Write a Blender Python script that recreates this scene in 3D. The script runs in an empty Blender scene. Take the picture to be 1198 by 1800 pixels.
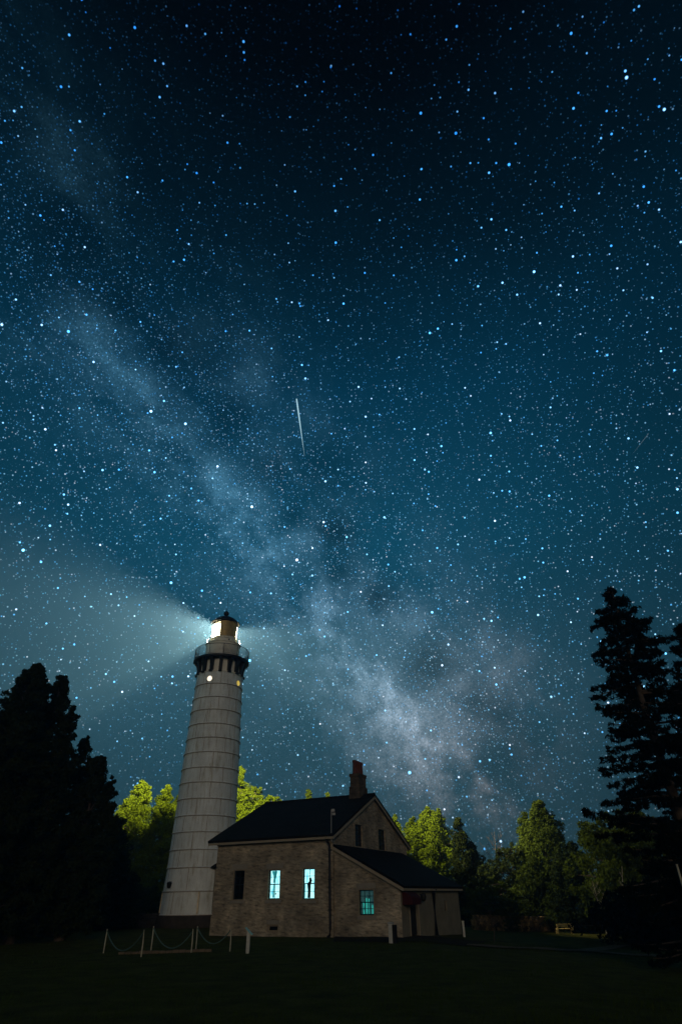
import bpy, bmesh, math, random
import numpy as np
from mathutils import Vector, Matrix
R=math.radians
SC=bpy.context.scene
COL=SC.collection

# ------------------------------------------------------------------ camera
FPX,PITCH,ROLL,HC=1030.4,0.5812,-0.0155,1.7685      # photo pixels (1198 x 1800), radians, metres
cam_d=bpy.data.cameras.new('camera'); cam=bpy.data.objects.new('camera',cam_d); COL.objects.link(cam)
cam_d.sensor_fit='VERTICAL'; cam_d.sensor_height=36; cam_d.lens=FPX/1800*36
cam_d.clip_start=.1; cam_d.clip_end=5000
_F=Vector((0,math.cos(PITCH),math.sin(PITCH))); _U0=Vector((0,-math.sin(PITCH),math.cos(PITCH))); _R0=Vector((1,0,0))
_Rt=_R0*math.cos(ROLL)+_U0*math.sin(ROLL); _U=_U0*math.cos(ROLL)-_R0*math.sin(ROLL)
cam.matrix_world=Matrix(((_Rt.x,_U.x,-_F.x,0),(_Rt.y,_U.y,-_F.y,0),(_Rt.z,_U.z,-_F.z,HC),(0,0,0,1)))
SC.camera=cam
CAM=Vector((0,0,HC))
SC.view_settings.view_transform='Standard'; SC.view_settings.look='None'
SC.view_settings.exposure=0; SC.view_settings.gamma=1
SC.cycles.volume_bounces=0; SC.cycles.max_bounces=6; SC.cycles.transparent_max_bounces=16
SC.cycles.sample_clamp_indirect=2.0

# ------------------------------------------------------------------ node helpers
class NT:
    def __init__(s,tree): s.t=tree; s.n=tree.nodes; s.l=tree.links
    def add(s,typ,**kw):
        n=s.n.new(typ)
        for k,v in kw.items():
            if k.startswith('_'): setattr(n,k[1:],v)
        return n
    def link(s,a,b): s.l.new(a,b)
    def val(s,inp,v):
        if hasattr(v,'is_output'): s.l.new(v,inp)
        elif isinstance(v,(tuple,list,Vector)) and inp.type=='RGBA': inp.default_value=(v[0],v[1],v[2],1)
        else: inp.default_value=v
    def math(s,op,a,b=None,c=None,clamp=False):
        n=s.n.new('ShaderNodeMath'); n.operation=op; n.use_clamp=clamp
        for i,v in enumerate((a,b,c)):
            if v is not None: s.val(n.inputs[i],v)
        return n.outputs[0]
    def vdot(s,a,b):
        n=s.n.new('ShaderNodeVectorMath'); n.operation='DOT_PRODUCT'; s.val(n.inputs[0],a); s.val(n.inputs[1],b); return n.outputs['Value']
    def vop(s,op,a,b):
        n=s.n.new('ShaderNodeVectorMath'); n.operation=op; s.val(n.inputs[0],a); s.val(n.inputs[1],b); return n.outputs[0]
    def vscale(s,a,b):
        n=s.n.new('ShaderNodeVectorMath'); n.operation='SCALE'; s.val(n.inputs[0],a); s.val(n.inputs['Scale'],b); return n.outputs[0]
    def noise(s,vec,scale,detail=2,rough=.5,color=False):
        n=s.n.new('ShaderNodeTexNoise'); n.inputs['Scale'].default_value=scale; n.inputs['Detail'].default_value=detail
        n.inputs['Roughness'].default_value=rough; s.val(n.inputs['Vector'],vec); return n.outputs['Color' if color else 'Fac']
    def ramp(s,fac,stops,interp='LINEAR'):
        n=s.n.new('ShaderNodeValToRGB'); cr=n.color_ramp; cr.interpolation=interp
        while len(cr.elements)<len(stops): cr.elements.new(.5)
        for e,(p,c) in zip(cr.elements,stops):
            e.position=p; e.color=(c[0],c[1],c[2],1) if isinstance(c,(tuple,list)) else (c,c,c,1)
        s.val(n.inputs[0],fac); return n.outputs[0]
    def mix(s,fac,a,b,mode='MIX'):
        n=s.n.new('ShaderNodeMix'); n.data_type='RGBA'; n.blend_type=mode; n.clamp_result=False
        s.val(n.inputs[0],fac); s.val(n.inputs[6],a); s.val(n.inputs[7],b); return n.outputs[2]
    def smooth(s,x,a,b,o0=0.,o1=1.):
        n=s.n.new('ShaderNodeMapRange'); n.interpolation_type='SMOOTHSTEP'
        s.val(n.inputs['Value'],x); n.inputs['From Min'].default_value=a; n.inputs['From Max'].default_value=b
        n.inputs['To Min'].default_value=o0; n.inputs['To Max'].default_value=o1; return n.outputs[0]

def raydir(px,py):
    return (_F+_Rt*((px-599)/FPX)+_U*((900-py)/FPX)).normalized()

# ------------------------------------------------------------------ world: night sky, Milky Way, stars
world=bpy.data.worlds.new('World'); SC.world=world; world.use_nodes=True
w=NT(world.node_tree)
for n in list(w.n): w.n.remove(n)
out=w.add('ShaderNodeOutputWorld'); bg=w.add('ShaderNodeBackground'); w.link(bg.outputs[0],out.inputs[0])
tc=w.add('ShaderNodeTexCoord'); D=tc.outputs['Generated']
sep=w.add('ShaderNodeSeparateXYZ'); w.link(D,sep.inputs[0])
el=sep.outputs[2]
base=w.ramp(el,[(0.0,(.016,.048,.060)),(.22,(.0110,.058,.090)),(.5,(.0042,.056,.102)),(.70,(.0014,.032,.066)),(.84,(.0006,.0092,.019)),(.94,(.0004,.0020,.0042)),(1,(.0003,.0008,.002))])
# slow unevenness of the air glow
ng=w.noise(D,1.6,3,.5)
base=w.mix(1,base,w.ramp(ng,[(.25,.78),(.75,1.22)]),'MULTIPLY')
rd=w.math('MULTIPLY',w.smooth(sep.outputs[0],.10,.60,1.0,.50),w.smooth(sep.outputs[0],-.60,-.30,.72,1.0))
base=w.mix(1,base,w.vscale((1,1,1),rd),'MULTIPLY')
base=w.mix(1,base,w.vscale((1,1,1),w.smooth(sep.outputs[1],-.5,.25,.30,1.0)),'MULTIPLY')   # the sky behind the camera is darker
# Milky Way plane through two sky directions
A=raydir(60,430); B=raydir(870,1420)
Nn=A.cross(B).normalized(); T=(B-A*A.dot(B)).normalized()       # along the band, A -> B
warp=w.vscale(w.vop('SUBTRACT',w.noise(D,3.2,5,.6,True),(.5,.5,.5)),.12)
Dw=w.vop('NORMALIZE',w.vop('ADD',D,warp),(0,0,0))
dist=w.vdot(D,Nn)                                       # signed distance from the band centre
distw=w.vdot(Dw,Nn)
along=w.math('ARCTAN2',w.vdot(D,T),w.vdot(D,A))
tot=math.acos(max(-1,min(1,A.dot(B))))
al=w.math('DIVIDE',along,tot)                           # 0 at A, 1 at B
bandI=w.ramp(w.math('MULTIPLY',w.math('ADD',al,.4),.55),[(0,.05),(.22,.12),(.40,.18),(.52,.28),(.60,.42),(.70,.40),(.76,.20),(.80,.02)])
def gauss(x,c,s_):
    d=w.math('DIVIDE',w.math('SUBTRACT',x,c),s_); return w.math('POWER',2.718,w.math('MULTIPLY',w.math('MULTIPLY',d,d),-1))
wide=gauss(distw,0.0,.17); core=gauss(distw,.018,.062)
Ds=w.vop('SUBTRACT',Dw,w.vscale(tuple(T),w.math('MULTIPLY',w.vdot(Dw,tuple(T)),.52)))   # clumps drawn out along the band
cl=w.noise(Ds,8.5,7,.62); cl2=w.noise(Ds,24,6,.68)
dust=w.smooth(w.noise(D,330,1,.5),.3,.75,.75,1.35)
clump=w.math('MULTIPLY',w.math('MULTIPLY',w.smooth(cl,.42,.60,.10,1.45),w.smooth(cl2,.36,.64,.5,1.5)),dust)
rift=gauss(w.math('ADD',distw,w.math('MULTIPLY',w.math('SUBTRACT',w.noise(D,9,4,.6),.5),.10)),-.042,.026)
mw=w.math('ADD',w.math('MULTIPLY',wide,.30),w.math('MULTIPLY',core,.85))
mw=w.math('MULTIPLY',w.math('MULTIPLY',mw,bandI),clump)
mw=w.math('MULTIPLY',mw,w.math('SUBTRACT',1,w.math('MULTIPLY',rift,.95)))
mwcol=w.ramp(al,[(0,(.05,.16,.25)),(.45,(.085,.22,.33)),(.75,(.17,.25,.32)),(1,(.28,.25,.26))])
spots=mw
# brighter star clouds along the band
for px,py,r_,g in ((505,985,.030,.6),(540,955,.024,.85),(470,900,.03,.3),(430,850,.03,.25),(620,1060,.04,.35),(690,1110,.045,.55),(730,1235,.07,.5),(770,1262,.036,.75),(815,1300,.034,.85),(700,1190,.03,.3),(860,1160,.06,.3),(848,1388,.010,.8),(150,560,.04,.34),(205,625,.035,.36),(265,695,.035,.42),(320,752,.03,.4),(385,815,.03,.4),(440,870,.028,.45),(100,290,.05,.25),(345,600,.035,.22),(440,665,.04,.26),(545,745,.04,.2)):
    c=raydir(px,py); dd=w.math('MAXIMUM',w.math('SUBTRACT',1,w.vdot(Dw,tuple(c))),0)
    g_=w.math('POWER',2.718,w.math('MULTIPLY',dd,-2/(r_*r_)))
    spots=w.math('ADD',spots,w.math('MULTIPLY',w.math('MULTIPLY',w.math('MULTIPLY',g_,dust),g*.95),w.math('MULTIPLY',cl2,w.smooth(cl,.36,.6,.75,1.35))))
dark=None
for px,py,r_,g in ((330,640,.07,.45),(560,830,.06,.4),(600,1010,.03,.6),(760,1170,.035,.85),(590,940,.035,.85),(680,1040,.03,.8),(300,610,.03,.5),(225,540,.03,.5),(850,1370,.03,.3),(400,740,.04,.5),(470,810,.03,.5),(520,910,.022,.5),(840,1240,.035,.55),(140,470,.09,.45),(900,1330,.05,.3),(880,1260,.03,.4)):
    c=raydir(px,py); dd=w.math('MAXIMUM',w.math('SUBTRACT',1,w.vdot(Dw,tuple(c))),0)
    g_=w.math('MULTIPLY',w.math('POWER',2.718,w.math('MULTIPLY',dd,-2/(r_*r_))),g)
    f_=w.math('SUBTRACT',1,g_); dark=f_ if dark is None else w.math('MULTIPLY',dark,f_)
spots=w.math('MULTIPLY',spots,dark)
glow=w.mix(1,mwcol,w.vscale((1,1,1),spots),'MULTIPLY')
basec=w.mix(1,base,w.vscale((1,1,1),w.math('SUBTRACT',1,w.math('MULTIPLY',w.math('SUBTRACT',1,dark),.55))),'MULTIPLY')
sky=w.mix(1,basec,glow,'ADD')
# stars
def stars(scale,r_,bright,seedv,powr,dens=None):
    global sky
    v=w.add('ShaderNodeTexVoronoi',_voronoi_dimensions='3D',_feature='F1')
    v.inputs['Scale'].default_value=scale; v.inputs['Randomness'].default_value=1
    w.link(w.vop('ADD',D,seedv),v.inputs['Vector'])
    sc=w.add('ShaderNodeSeparateColor'); w.link(v.outputs['Color'],sc.inputs[0])
    mag=w.math('POWER',sc.outputs[0],powr)
    rr=w.math('MULTIPLY',w.math('ADD',.55,w.math('MULTIPLY',mag,.6)),r_*scale)
    k=w.math('SUBTRACT',1,w.math('DIVIDE',v.outputs['Distance'],rr),clamp=True)
    core_=w.smooth(k,.25,.8); k=w.math('MULTIPLY',w.math('MULTIPLY',k,2.2),1,clamp=True)
    b=w.math('MULTIPLY',k,w.math('MULTIPLY',w.math('ADD',.12,mag),bright))
    if dens is not None:
        b=w.math('MULTIPLY',b,w.math('LESS_THAN',sc.outputs[2],dens))
    fade=w.ramp(el,[(0,.22),(.12,.7),(.3,1),(.62,1),(.76,.55 if scale>120 else .9),(.88,.18 if scale>120 else .6),(1,.06 if scale>120 else .3)])
    b=w.math('MULTIPLY',b,fade)
    tint=w.ramp(sc.outputs[1],[(0,(.06,.40,1)),(.40,(.22,.70,1)),(.70,(.58,.92,1)),(.92,(1,.98,.92)),(1,(1,.80,.55))])
    hi=w.ramp(el,[(.5,(1,1,1)),(.85,(.36,.72,1.05)),(.97,(.14,.46,.9))])
    tint=w.mix(w.math('MULTIPLY',w.math('SUBTRACT',1,core_),.6),tint,(.10,.45,1))
    tint=w.mix(1,tint,hi,'MULTIPLY')
    sky=w.mix(1,sky,w.mix(1,tint,w.vscale((1,1,1),b),'MULTIPLY'),'ADD')
densf=w.math('ADD',.45,w.math('MULTIPLY',wide,.55))
stars(290,.0012,.38,(5.1,2.7,8.3),1.6,densf)
stars(215,.0013,.55,(3.1,1.7,.3),2.0,densf)
stars(150,.0014,.95,(.37,5.2,2.9),2.8,densf)
stars(86,.0017,2.6,(7.7,.9,4.4),3.0)
stars(40,.0023,4.5,(1.3,8.8,6.1),2.6)
w.link(sky,bg.inputs['Color']); bg.inputs['Strength'].default_value=1.0
world.cycles.sampling_method='MANUAL'; world.cycles.sample_map_resolution=128

# soft warm light on the landward side (dim, wide, from behind the camera)
sd=bpy.data.lights.new('sun','SUN'); sun=bpy.data.objects.new('sun',sd); COL.objects.link(sun)
sd.energy=.30; sd.angle=R(14); sd.color=(1,.83,.64)
sun.rotation_euler=Vector((-.10,1,-.22)).normalized().to_track_quat('-Z','Y').to_euler()

# ------------------------------------------------------------------ geometry helpers
def gz(x,y):
    """terrain height"""
    t=max(0,min(1,(x-3.4)/16)); return -.85*(t*(1.6-.6*t))+ .04*math.sin(x*.35)*math.sin(y*.23)*max(0,min(1,(abs(x+1)-9)/6))
def ray(px,py): return _F+_Rt*((px-599)/FPX)+_U*((900-py)/FPX)
def G(px,py,dz=0):
    d=ray(px,py); z=0
    for _ in range(12):
        t=(z-HC)/d.z; p=CAM+d*t; z=gz(p.x,p.y)
    return Vector((p.x,p.y,z+dz))
def atY(px,py,Y):
    d=ray(px,py); return CAM+d*(Y/d.y)
def zcol(X,Y,py):
    """height on the vertical line through X,Y that falls on image row py"""
    lo,hi=-5,60
    for _ in range(50):
        m=(lo+hi)/2; q=Vector((X,Y,m))-CAM; yy=900-FPX*q.dot(_U)/q.dot(_F)
        if yy>py: lo=m
        else: hi=m
    return lo
def link(o,parent=None):
    COL.objects.link(o)
    if parent is not None: o.parent=parent
    return o
def tag(o,label=None,cat=None,group=None,kind=None):
    if label: o['label']=label
    if cat: o['category']=cat
    if group: o['group']=group
    if kind: o['kind']=kind
    return o
def empty(name,loc,label,cat,rz=0,group=None):
    o=bpy.data.objects.new(name,None); o.location=loc; o.rotation_euler=(0,0,rz); o.empty_display_size=.3
    COL.objects.link(o); return tag(o,label,cat,group)
class MB:
    """collects shapes, in the coordinates of the parent"""
    def __init__(s): s.v=[]; s.f=[]; s.m=[]; s.sm=[]
    def add(s,vs,fs,mi=0,smooth=False):
        o=len(s.v); s.v+= [tuple(v) for v in vs]; s.f+=[tuple(i+o for i in f) for f in fs]; s.m+=[mi]*len(fs); s.sm+=[smooth]*len(fs)
    def box(s,c,size,rz=0,mi=0,taper=1):
        cx,cy,cz=c; sx,sy,sz=[k/2 for k in size]; cs,sn=math.cos(rz),math.sin(rz); vs=[]
        for z,k in ((-sz,1),(sz,taper)):
            for x,y in ((-sx,-sy),(sx,-sy),(sx,sy),(-sx,sy)):
                x*=k;y*=k; vs.append((cx+x*cs-y*sn,cy+x*sn+y*cs,cz+z))
        s.add(vs,[(3,2,1,0),(4,5,6,7),(0,1,5,4),(1,2,6,5),(2,3,7,6),(3,0,4,7)],mi)
    def obox(s,o,a,b,c,mi=0):
        """box from corner o and three edge vectors"""
        o,a,b,c=map(Vector,(o,a,b,c)); vs=[o,o+a,o+a+b,o+b,o+c,o+a+c,o+a+b+c,o+b+c]
        fs=[(3,2,1,0),(4,5,6,7),(0,1,5,4),(1,2,6,5),(2,3,7,6),(3,0,4,7)]
        if a.cross(b).dot(c)<0: fs=[f[::-1] for f in fs]
        s.add(vs,fs,mi)
    def tube(s,pts,r,n=8,mi=0,closed=False):
        pts=[Vector(p) for p in pts]; rs=r if isinstance(r,(list,tuple)) else [r]*len(pts); vs=[];fs=[]
        m=len(pts)
        for i,p in enumerate(pts):
            if closed: t=pts[(i+1)%m]-pts[i-1]
            else: t=pts[min(i+1,m-1)]-pts[max(i-1,0)]
            t.normalize(); u=t.cross(Vector((0,0,1)));
            if u.length<.05: u=t.cross(Vector((0,1,0)))
            u.normalize(); v=t.cross(u)
            for k in range(n):
                a=2*math.pi*k/n; vs.append(p+(u*math.cos(a)+v*math.sin(a))*rs[i])
        for i in range(m if closed else m-1):
            j=(i+1)%m
            for k in range(n):
                l=(k+1)%n; fs.append((i*n+k,i*n+l,j*n+l,j*n+k))
        if not closed: fs+= [tuple(range(n-1,-1,-1)),tuple((m-1)*n+k for k in range(n))]
        s.add(vs,fs,mi,True)
    def lathe(s,prof,n=48,a0=0,a1=2*math.pi,mi=0,smooth=True,c=(0,0)):
        full=abs(a1-a0-2*math.pi)<1e-6; k=n if full else n+1; vs=[];fs=[]
        for r,z in prof:
            for i in range(k):
                a=a0+(a1-a0)*i/n; vs.append((c[0]+r*math.cos(a),c[1]+r*math.sin(a),z))
        for j in range(len(prof)-1):
            for i in range(n):
                i2=(i+1)%k; fs.append((j*k+i,j*k+i2,(j+1)*k+i2,(j+1)*k+i))
        s.add(vs,fs,mi,smooth)
    def build(s,name,mats,parent=None,bevel=0,sharp=40):
        me=bpy.data.meshes.new(name); me.from_pydata(s.v,[],s.f)
        mats=mats if isinstance(mats,(list,tuple)) else [mats]
        for m in mats: me.materials.append(m)
        me.polygons.foreach_set('material_index',s.m); me.polygons.foreach_set('use_smooth',s.sm); me.update()
        if any(s.sm): me.set_sharp_from_angle(angle=R(sharp))
        o=link(bpy.data.objects.new(name,me),parent)
        if bevel:
            b=o.modifiers.new('bevel','BEVEL'); b.width=bevel; b.segments=2; b.limit_method='ANGLE'
        return o

# ------------------------------------------------------------------ materials
MAT={}
def mat(name,color,rough=.7,metal=0,var=.25,scale=4,bump=0,bscale=30,emis=None,spec=.3,custom=None):
    m=bpy.data.materials.new(name); m.use_nodes=True; t=NT(m.node_tree); p=t.n['Principled BSDF']
    co=t.add('ShaderNodeTexCoord').outputs['Object']
    n=t.noise(co,scale,5,.6)
    c=t.mix(1,color,t.ramp(n,[(.3,1-var),(.7,1+var)]),'MULTIPLY')
    if custom: c=custom(t,co,c,p)
    t.val(p.inputs['Base Color'],c); p.inputs['Roughness'].default_value=rough; p.inputs['Metallic'].default_value=metal
    p.inputs['Specular IOR Level'].default_value=spec
    if bump:
        b=t.add('ShaderNodeBump'); b.inputs['Strength'].default_value=bump; b.inputs['Distance'].default_value=.03
        t.val(b.inputs['Height'],t.noise(co,bscale,4,.6)); t.link(b.outputs[0],p.inputs['Normal'])
    if emis: p.inputs['Emission Color'].default_value=(*emis[0],1); p.inputs['Emission Strength'].default_value=emis[1]
    MAT[name]=m; return m
def stone_fn(t,co,c,p):
    # coursed limestone rubble with tooled, streaky faces
    mp=t.add('ShaderNodeMapping'); t.link(co,mp.inputs[0]); mp.inputs['Scale'].default_value=(1,1,1)
    s_=t.add('ShaderNodeSeparateXYZ'); t.link(co,s_.inputs[0])
    run=t.math('ADD',s_.outputs[0],s_.outputs[1])
    cb=t.add('ShaderNodeCombineXYZ'); t.link(run,cb.inputs[0]); t.link(s_.outputs[2],cb.inputs[1])
    wv=t.vop('ADD',cb.outputs[0],t.vscale(t.vop('SUBTRACT',t.noise(co,1.6,3,.5,True),(.5,.5,.5)),.35))
    br=t.add('ShaderNodeTexBrick'); t.link(wv,br.inputs['Vector'])
    br.inputs['Scale'].default_value=1; br.inputs['Brick Width'].default_value=.62; br.inputs['Row Height'].default_value=.24
    br.inputs['Mortar Size'].default_value=.014; br.inputs['Mortar Smooth'].default_value=.6
    br.inputs['Color1'].default_value=(.78,.78,.76,1); br.inputs['Color2'].default_value=(1.25,1.15,1.0,1); br.inputs['Mortar'].default_value=(.85,.8,.72,1)
    c=t.mix(.5,c,t.mix(1,c,br.outputs['Color'],'MULTIPLY'))
    st=t.add('ShaderNodeCombineXYZ'); t.link(t.math('MULTIPLY',run,1.0),st.inputs[0]); t.link(t.math('ADD',t.math('MULTIPLY',s_.outputs[2],3.4),t.math('MULTIPLY',run,.25)),st.inputs[1])
    sn=t.noise(st.outputs[0],2.6,6,.7)
    c=t.mix(1,c,t.ramp(sn,[(.34,.28),(.45,.82),(.56,1.06),(.70,1.5)]),'MULTIPLY')
    c=t.mix(1,c,t.ramp(t.noise(co,.55,3,.6),[(.35,.62),(.65,1.3)]),'MULTIPLY')
    b=t.add('ShaderNodeBump'); b.inputs['Strength'].default_value=.8; b.inputs['Distance'].default_value=.04
    hh=t.math('ADD',t.math('MULTIPLY',br.outputs['Fac'],-.25),t.math('ADD',sn,t.noise(co,14,4,.6)))
    t.link(hh,b.inputs['Height']); t.link(b.outputs[0],p.inputs['Normal'])
    return c
mat('stone',(.44,.37,.27),.85,0,.22,.9,custom=stone_fn)
mat('stucco',(.25,.22,.155),.9,0,.18,1.5,bump=.4,bscale=12)
mat('dressed_stone',(.34,.30,.24),.8,0,.15,2,bump=.2)
mat('trim',(.40,.33,.23),.6,0,.1,3)
def roof_fn(t,co,c,p):
    br=t.add('ShaderNodeTexBrick'); t.link(co,br.inputs['Vector'])
    br.inputs['Scale'].default_value=1; br.inputs['Brick Width'].default_value=.3; br.inputs['Row Height'].default_value=.16
    br.inputs['Mortar Size'].default_value=.006
    br.inputs['Color1'].default_value=(.7,.7,.7,1); br.inputs['Color2'].default_value=(1.4,1.3,1.2,1); br.inputs['Mortar'].default_value=(.3,.3,.3,1)
    b=t.add('ShaderNodeBump'); b.inputs['Strength'].default_value=.5; b.inputs['Distance'].default_value=.02
    t.link(br.outputs['Fac'],b.inputs['Height']); b.invert=True; t.link(b.outputs[0],p.inputs['Normal'])
    return t.mix(1,c,br.outputs['Color'],'MULTIPLY')
mat('shingle',(.014,.012,.011),.85,0,.4,1.2,spec=.1,custom=roof_fn)
mat('chimney_brick',(.17,.13,.09),.9,0,.35,3,custom=stone_fn)
mat('clay_pot',(.15,.045,.03),.7,0,.2,5)
def steel_fn(t,co,c,p):
    s_=t.add('ShaderNodeSeparateXYZ'); t.link(co,s_.inputs[0])
    cb=t.add('ShaderNodeCombineXYZ'); t.link(t.math('MULTIPLY',s_.outputs[0],4),cb.inputs[0]); t.link(t.math('MULTIPLY',s_.outputs[1],4),cb.inputs[1]); t.link(t.math('MULTIPLY',s_.outputs[2],.5),cb.inputs[2])
    return t.mix(1,c,t.ramp(t.noise(cb.outputs[0],1.2,5,.65),[(.30,(.62,.57,.48)),(.46,(.94,.94,.93)),(.75,(1.08,1.10,1.12))]),'MULTIPLY')
mat('white_steel',(.84,.87,.84),.5,0,.12,.8,custom=steel_fn,bump=.12,bscale=5)
mat('seam',(.38,.30,.24),.8,0,.4,8)
mat('strap_highlight',(.85,.70,.45),.7,0,.3,6)  # pale tone paints the specular highlight on the tower straps
mat('cream_steel',(.84,.80,.68),.5,0,.1,1.5)
mat('black_iron',(.016,.015,.014),.55,0,.3,6)
mat('panel_iron',(.46,.33,.13),.5,.2,.3,3)  # golden tone stands in for the lantern glow on the panel
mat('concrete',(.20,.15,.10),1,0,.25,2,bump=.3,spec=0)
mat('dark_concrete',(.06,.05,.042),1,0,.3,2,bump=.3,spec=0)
mat('wood_dark',(.02,.02,.022),.6,0,.3,4)
mat('window_dark',(.006,.007,.009),.12,0,.1,3,spec=.5)
mat('frame_dark',(.012,.02,.03),.5,0,.2,6)
mat('frame_beige',(.34,.27,.18),.6,0,.15,5)
mat('downspout',(.020,.022,.030),.5,0,.2,6)
mat('awning',(.055,.005,.006),.8,0,.2,6)
mat('post_wood',(.55,.50,.36),.7,0,.2,8)
mat('post_white',(.62,.60,.52),.6,0,.15,8)
mat('rope',(.10,.17,.14),.8,0,.2,20)
mat('meter_grey',(.42,.42,.40),.5,0,.1,6)
mat('bench_wood',(.82,.58,.20),.7,0,.3,8)  # yellow lantern light on the bench is put into its colour
mat('bark',(.09,.065,.045),.9,0,.4,6,bump=.5,bscale=14)
mat('pale_bark',(.34,.30,.22),.8,0,.4,6)
mat('grass_ground',(.075,.072,.012),.95,0,.5,1.2,bump=.8,bscale=9,spec=.05)
def rub_fn(t,co,c,p):
    v=t.add('ShaderNodeTexVoronoi'); v.inputs['Scale'].default_value=3.2; t.link(co,v.inputs['Vector']); s_=t.add('ShaderNodeSeparateColor'); t.link(v.outputs['Color'],s_.inputs[0])
    return t.mix(1,c,t.ramp(s_.outputs[0],[(0,(.25,.25,.25)),(.5,(.8,.75,.7)),(1,(1.8,1.6,1.2))]),'MULTIPLY')
mat('wall_stone',(.26,.18,.075),.9,0,.5,1.6,bump=.5,bscale=6,custom=rub_fn)
mat('tinted_sign',(.25,.62,.62),.35,0,.1,6,spec=.5)  # cyan light on the plate is put into its colour
def glass_mat(name,tint,tr):
    m=bpy.data.materials.new(name); m.use_nodes=True; t=NT(m.node_tree); o=t.n['Material Output']; t.n.remove(t.n['Principled BSDF'])
    a=t.add('ShaderNodeBsdfTransparent'); b=t.add('ShaderNodeBsdfTranslucent' if tr else 'ShaderNodeBsdfGlossy')
    b.inputs['Color'].default_value=(*tint,1); x=t.add('ShaderNodeMixShader'); x.inputs[0].default_value=.12 if tr else .06
    if not tr: b.inputs['Roughness'].default_value=.05
    t.link(a.outputs[0],x.inputs[1]); t.link(b.outputs[0],x.inputs[2]); t.link(x.outputs[0],o.inputs[0]); MAT[name]=m
glass_mat('lantern_glass',(1,.95,.8),True); glass_mat('window_glass',(.8,.9,1),False)
def lit_curtain(name,c1,c2,strength,k):
    m=bpy.data.materials.new(name); m.use_nodes=True; t=NT(m.node_tree); p=t.n['Principled BSDF']
    co=t.add('ShaderNodeTexCoord').outputs['Object']; s_=t.add('ShaderNodeSeparateXYZ'); t.link(co,s_.inputs[0])
    cb=t.add('ShaderNodeCombineXYZ'); t.link(t.math('MULTIPLY',s_.outputs[0],k),cb.inputs[0]); t.link(t.math('MULTIPLY',s_.outputs[2],k*.12),cb.inputs[1])
    n=t.noise(cb.outputs[0],1,3,.6); c=t.ramp(n,[(.33,c2),(.55,c1)])
    p.inputs['Base Color'].default_value=(.1,.3,.3,1); t.link(c,p.inputs['Emission Color']); p.inputs['Emission Strength'].default_value=strength
    MAT[name]=m
lit_curtain('lit_curtain',(.50,1.0,.98),(.03,.45,.68),1.6,14)
lit_curtain('dim_room',(.020,.070,.075),(.004,.02,.03),.5,6)
lit_curtain('teal_glow',(.05,.75,.60),(.0,.12,.14),.6,16)
lit_curtain('shade_curtain',(.02,.28,.30),(.01,.15,.2),1,14)
def leaf_mat(name,c,c2,tr=.35):
    m=bpy.data.materials.new(name); m.use_nodes=True; t=NT(m.node_tree); o=t.n['Material Output']; t.n.remove(t.n['Principled BSDF'])
    co=t.add('ShaderNodeTexCoord').outputs['Object']; n=t.noise(co,.9,4,.7); n2=t.noise(co,9,1,.5)
    cc=t.mix(n2,t.ramp(n,[(.35,c2),(.65,c)]),c)
    a=t.add('ShaderNodeBsdfDiffuse'); b=t.add('ShaderNodeBsdfTranslucent'); t.val(a.inputs[0],cc); t.val(b.inputs[0],cc)
    x=t.add('ShaderNodeMixShader'); x.inputs[0].default_value=tr; t.link(a.outputs[0],x.inputs[1]); t.link(b.outputs[0],x.inputs[2]); t.link(x.outputs[0],o.inputs[0]); MAT[name]=m
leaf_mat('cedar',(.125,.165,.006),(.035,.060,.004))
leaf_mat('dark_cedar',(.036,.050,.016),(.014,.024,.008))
leaf_mat('olive_leaf',(.075,.100,.012),(.030,.048,.007))
leaf_mat('spruce',(.010,.016,.008),(.005,.009,.005))
leaf_mat('bush',(.035,.045,.010),(.018,.026,.006))

# ------------------------------------------------------------------ setting
def sheet(name,fn,x0,x1,nx,y0,y1,ny,m):
    vs=[];fs=[]
    for j in range(ny+1):
        for i in range(nx+1):
            x=x0+(x1-x0)*i/nx; y=y0+(y1-y0)*j/ny; vs.append((x,y,fn(x,y)))
    for j in range(ny):
        for i in range(nx): a=j*(nx+1)+i; fs.append((a,a+1,a+nx+2,a+nx+1))
    b=MB(); b.add(vs,fs,0,True); return b.build(name,m)
def uneven(x,y):
    return gz(x,y)+.02*math.sin(x*1.9+y*.7)*math.sin(y*1.3-x*.4)
ground=sheet('ground',uneven,-160,160,260,-30,220,220,MAT['grass_ground']); tag(ground,kind='structure')
def paving(name,quads,m,dz):
    """paved strips: quads of four photo points on the ground, subdivided to follow the terrain"""
    b=MB()
    for q in quads:
        P=[G(*p) for p in q]; nu,nv=10,4; vs=[];fs=[]
        for j in range(nv+1):
            for i in range(nu+1):
                u,v=i/nu,j/nv; p=(P[0]*(1-u)+P[1]*u)*(1-v)+(P[3]*(1-u)+P[2]*u)*v
                vs.append((p.x,p.y,uneven(p.x,p.y)+dz))
        for j in range(nv):
            for i in range(nu): a=j*(nu+1)+i; fs.append((a,a+1,a+nu+2,a+nu+1))
        b.add(vs,fs,0)
    return tag(b.build(name,m),kind='structure')
paving('path',[[(820,1664),(1020,1674),(1020,1671),(820,1661)],[(1020,1674),(1240,1688),(1240,1684.5),(1020,1671)],[(1000,1672),(1050,1674),(1112,1662.5),(1078,1662)]],MAT['concrete'],.05)
paving('pavement',[[(585,1656),(820,1664),(860,1656),(590,1645)]],MAT['dark_concrete'],.03)

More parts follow.
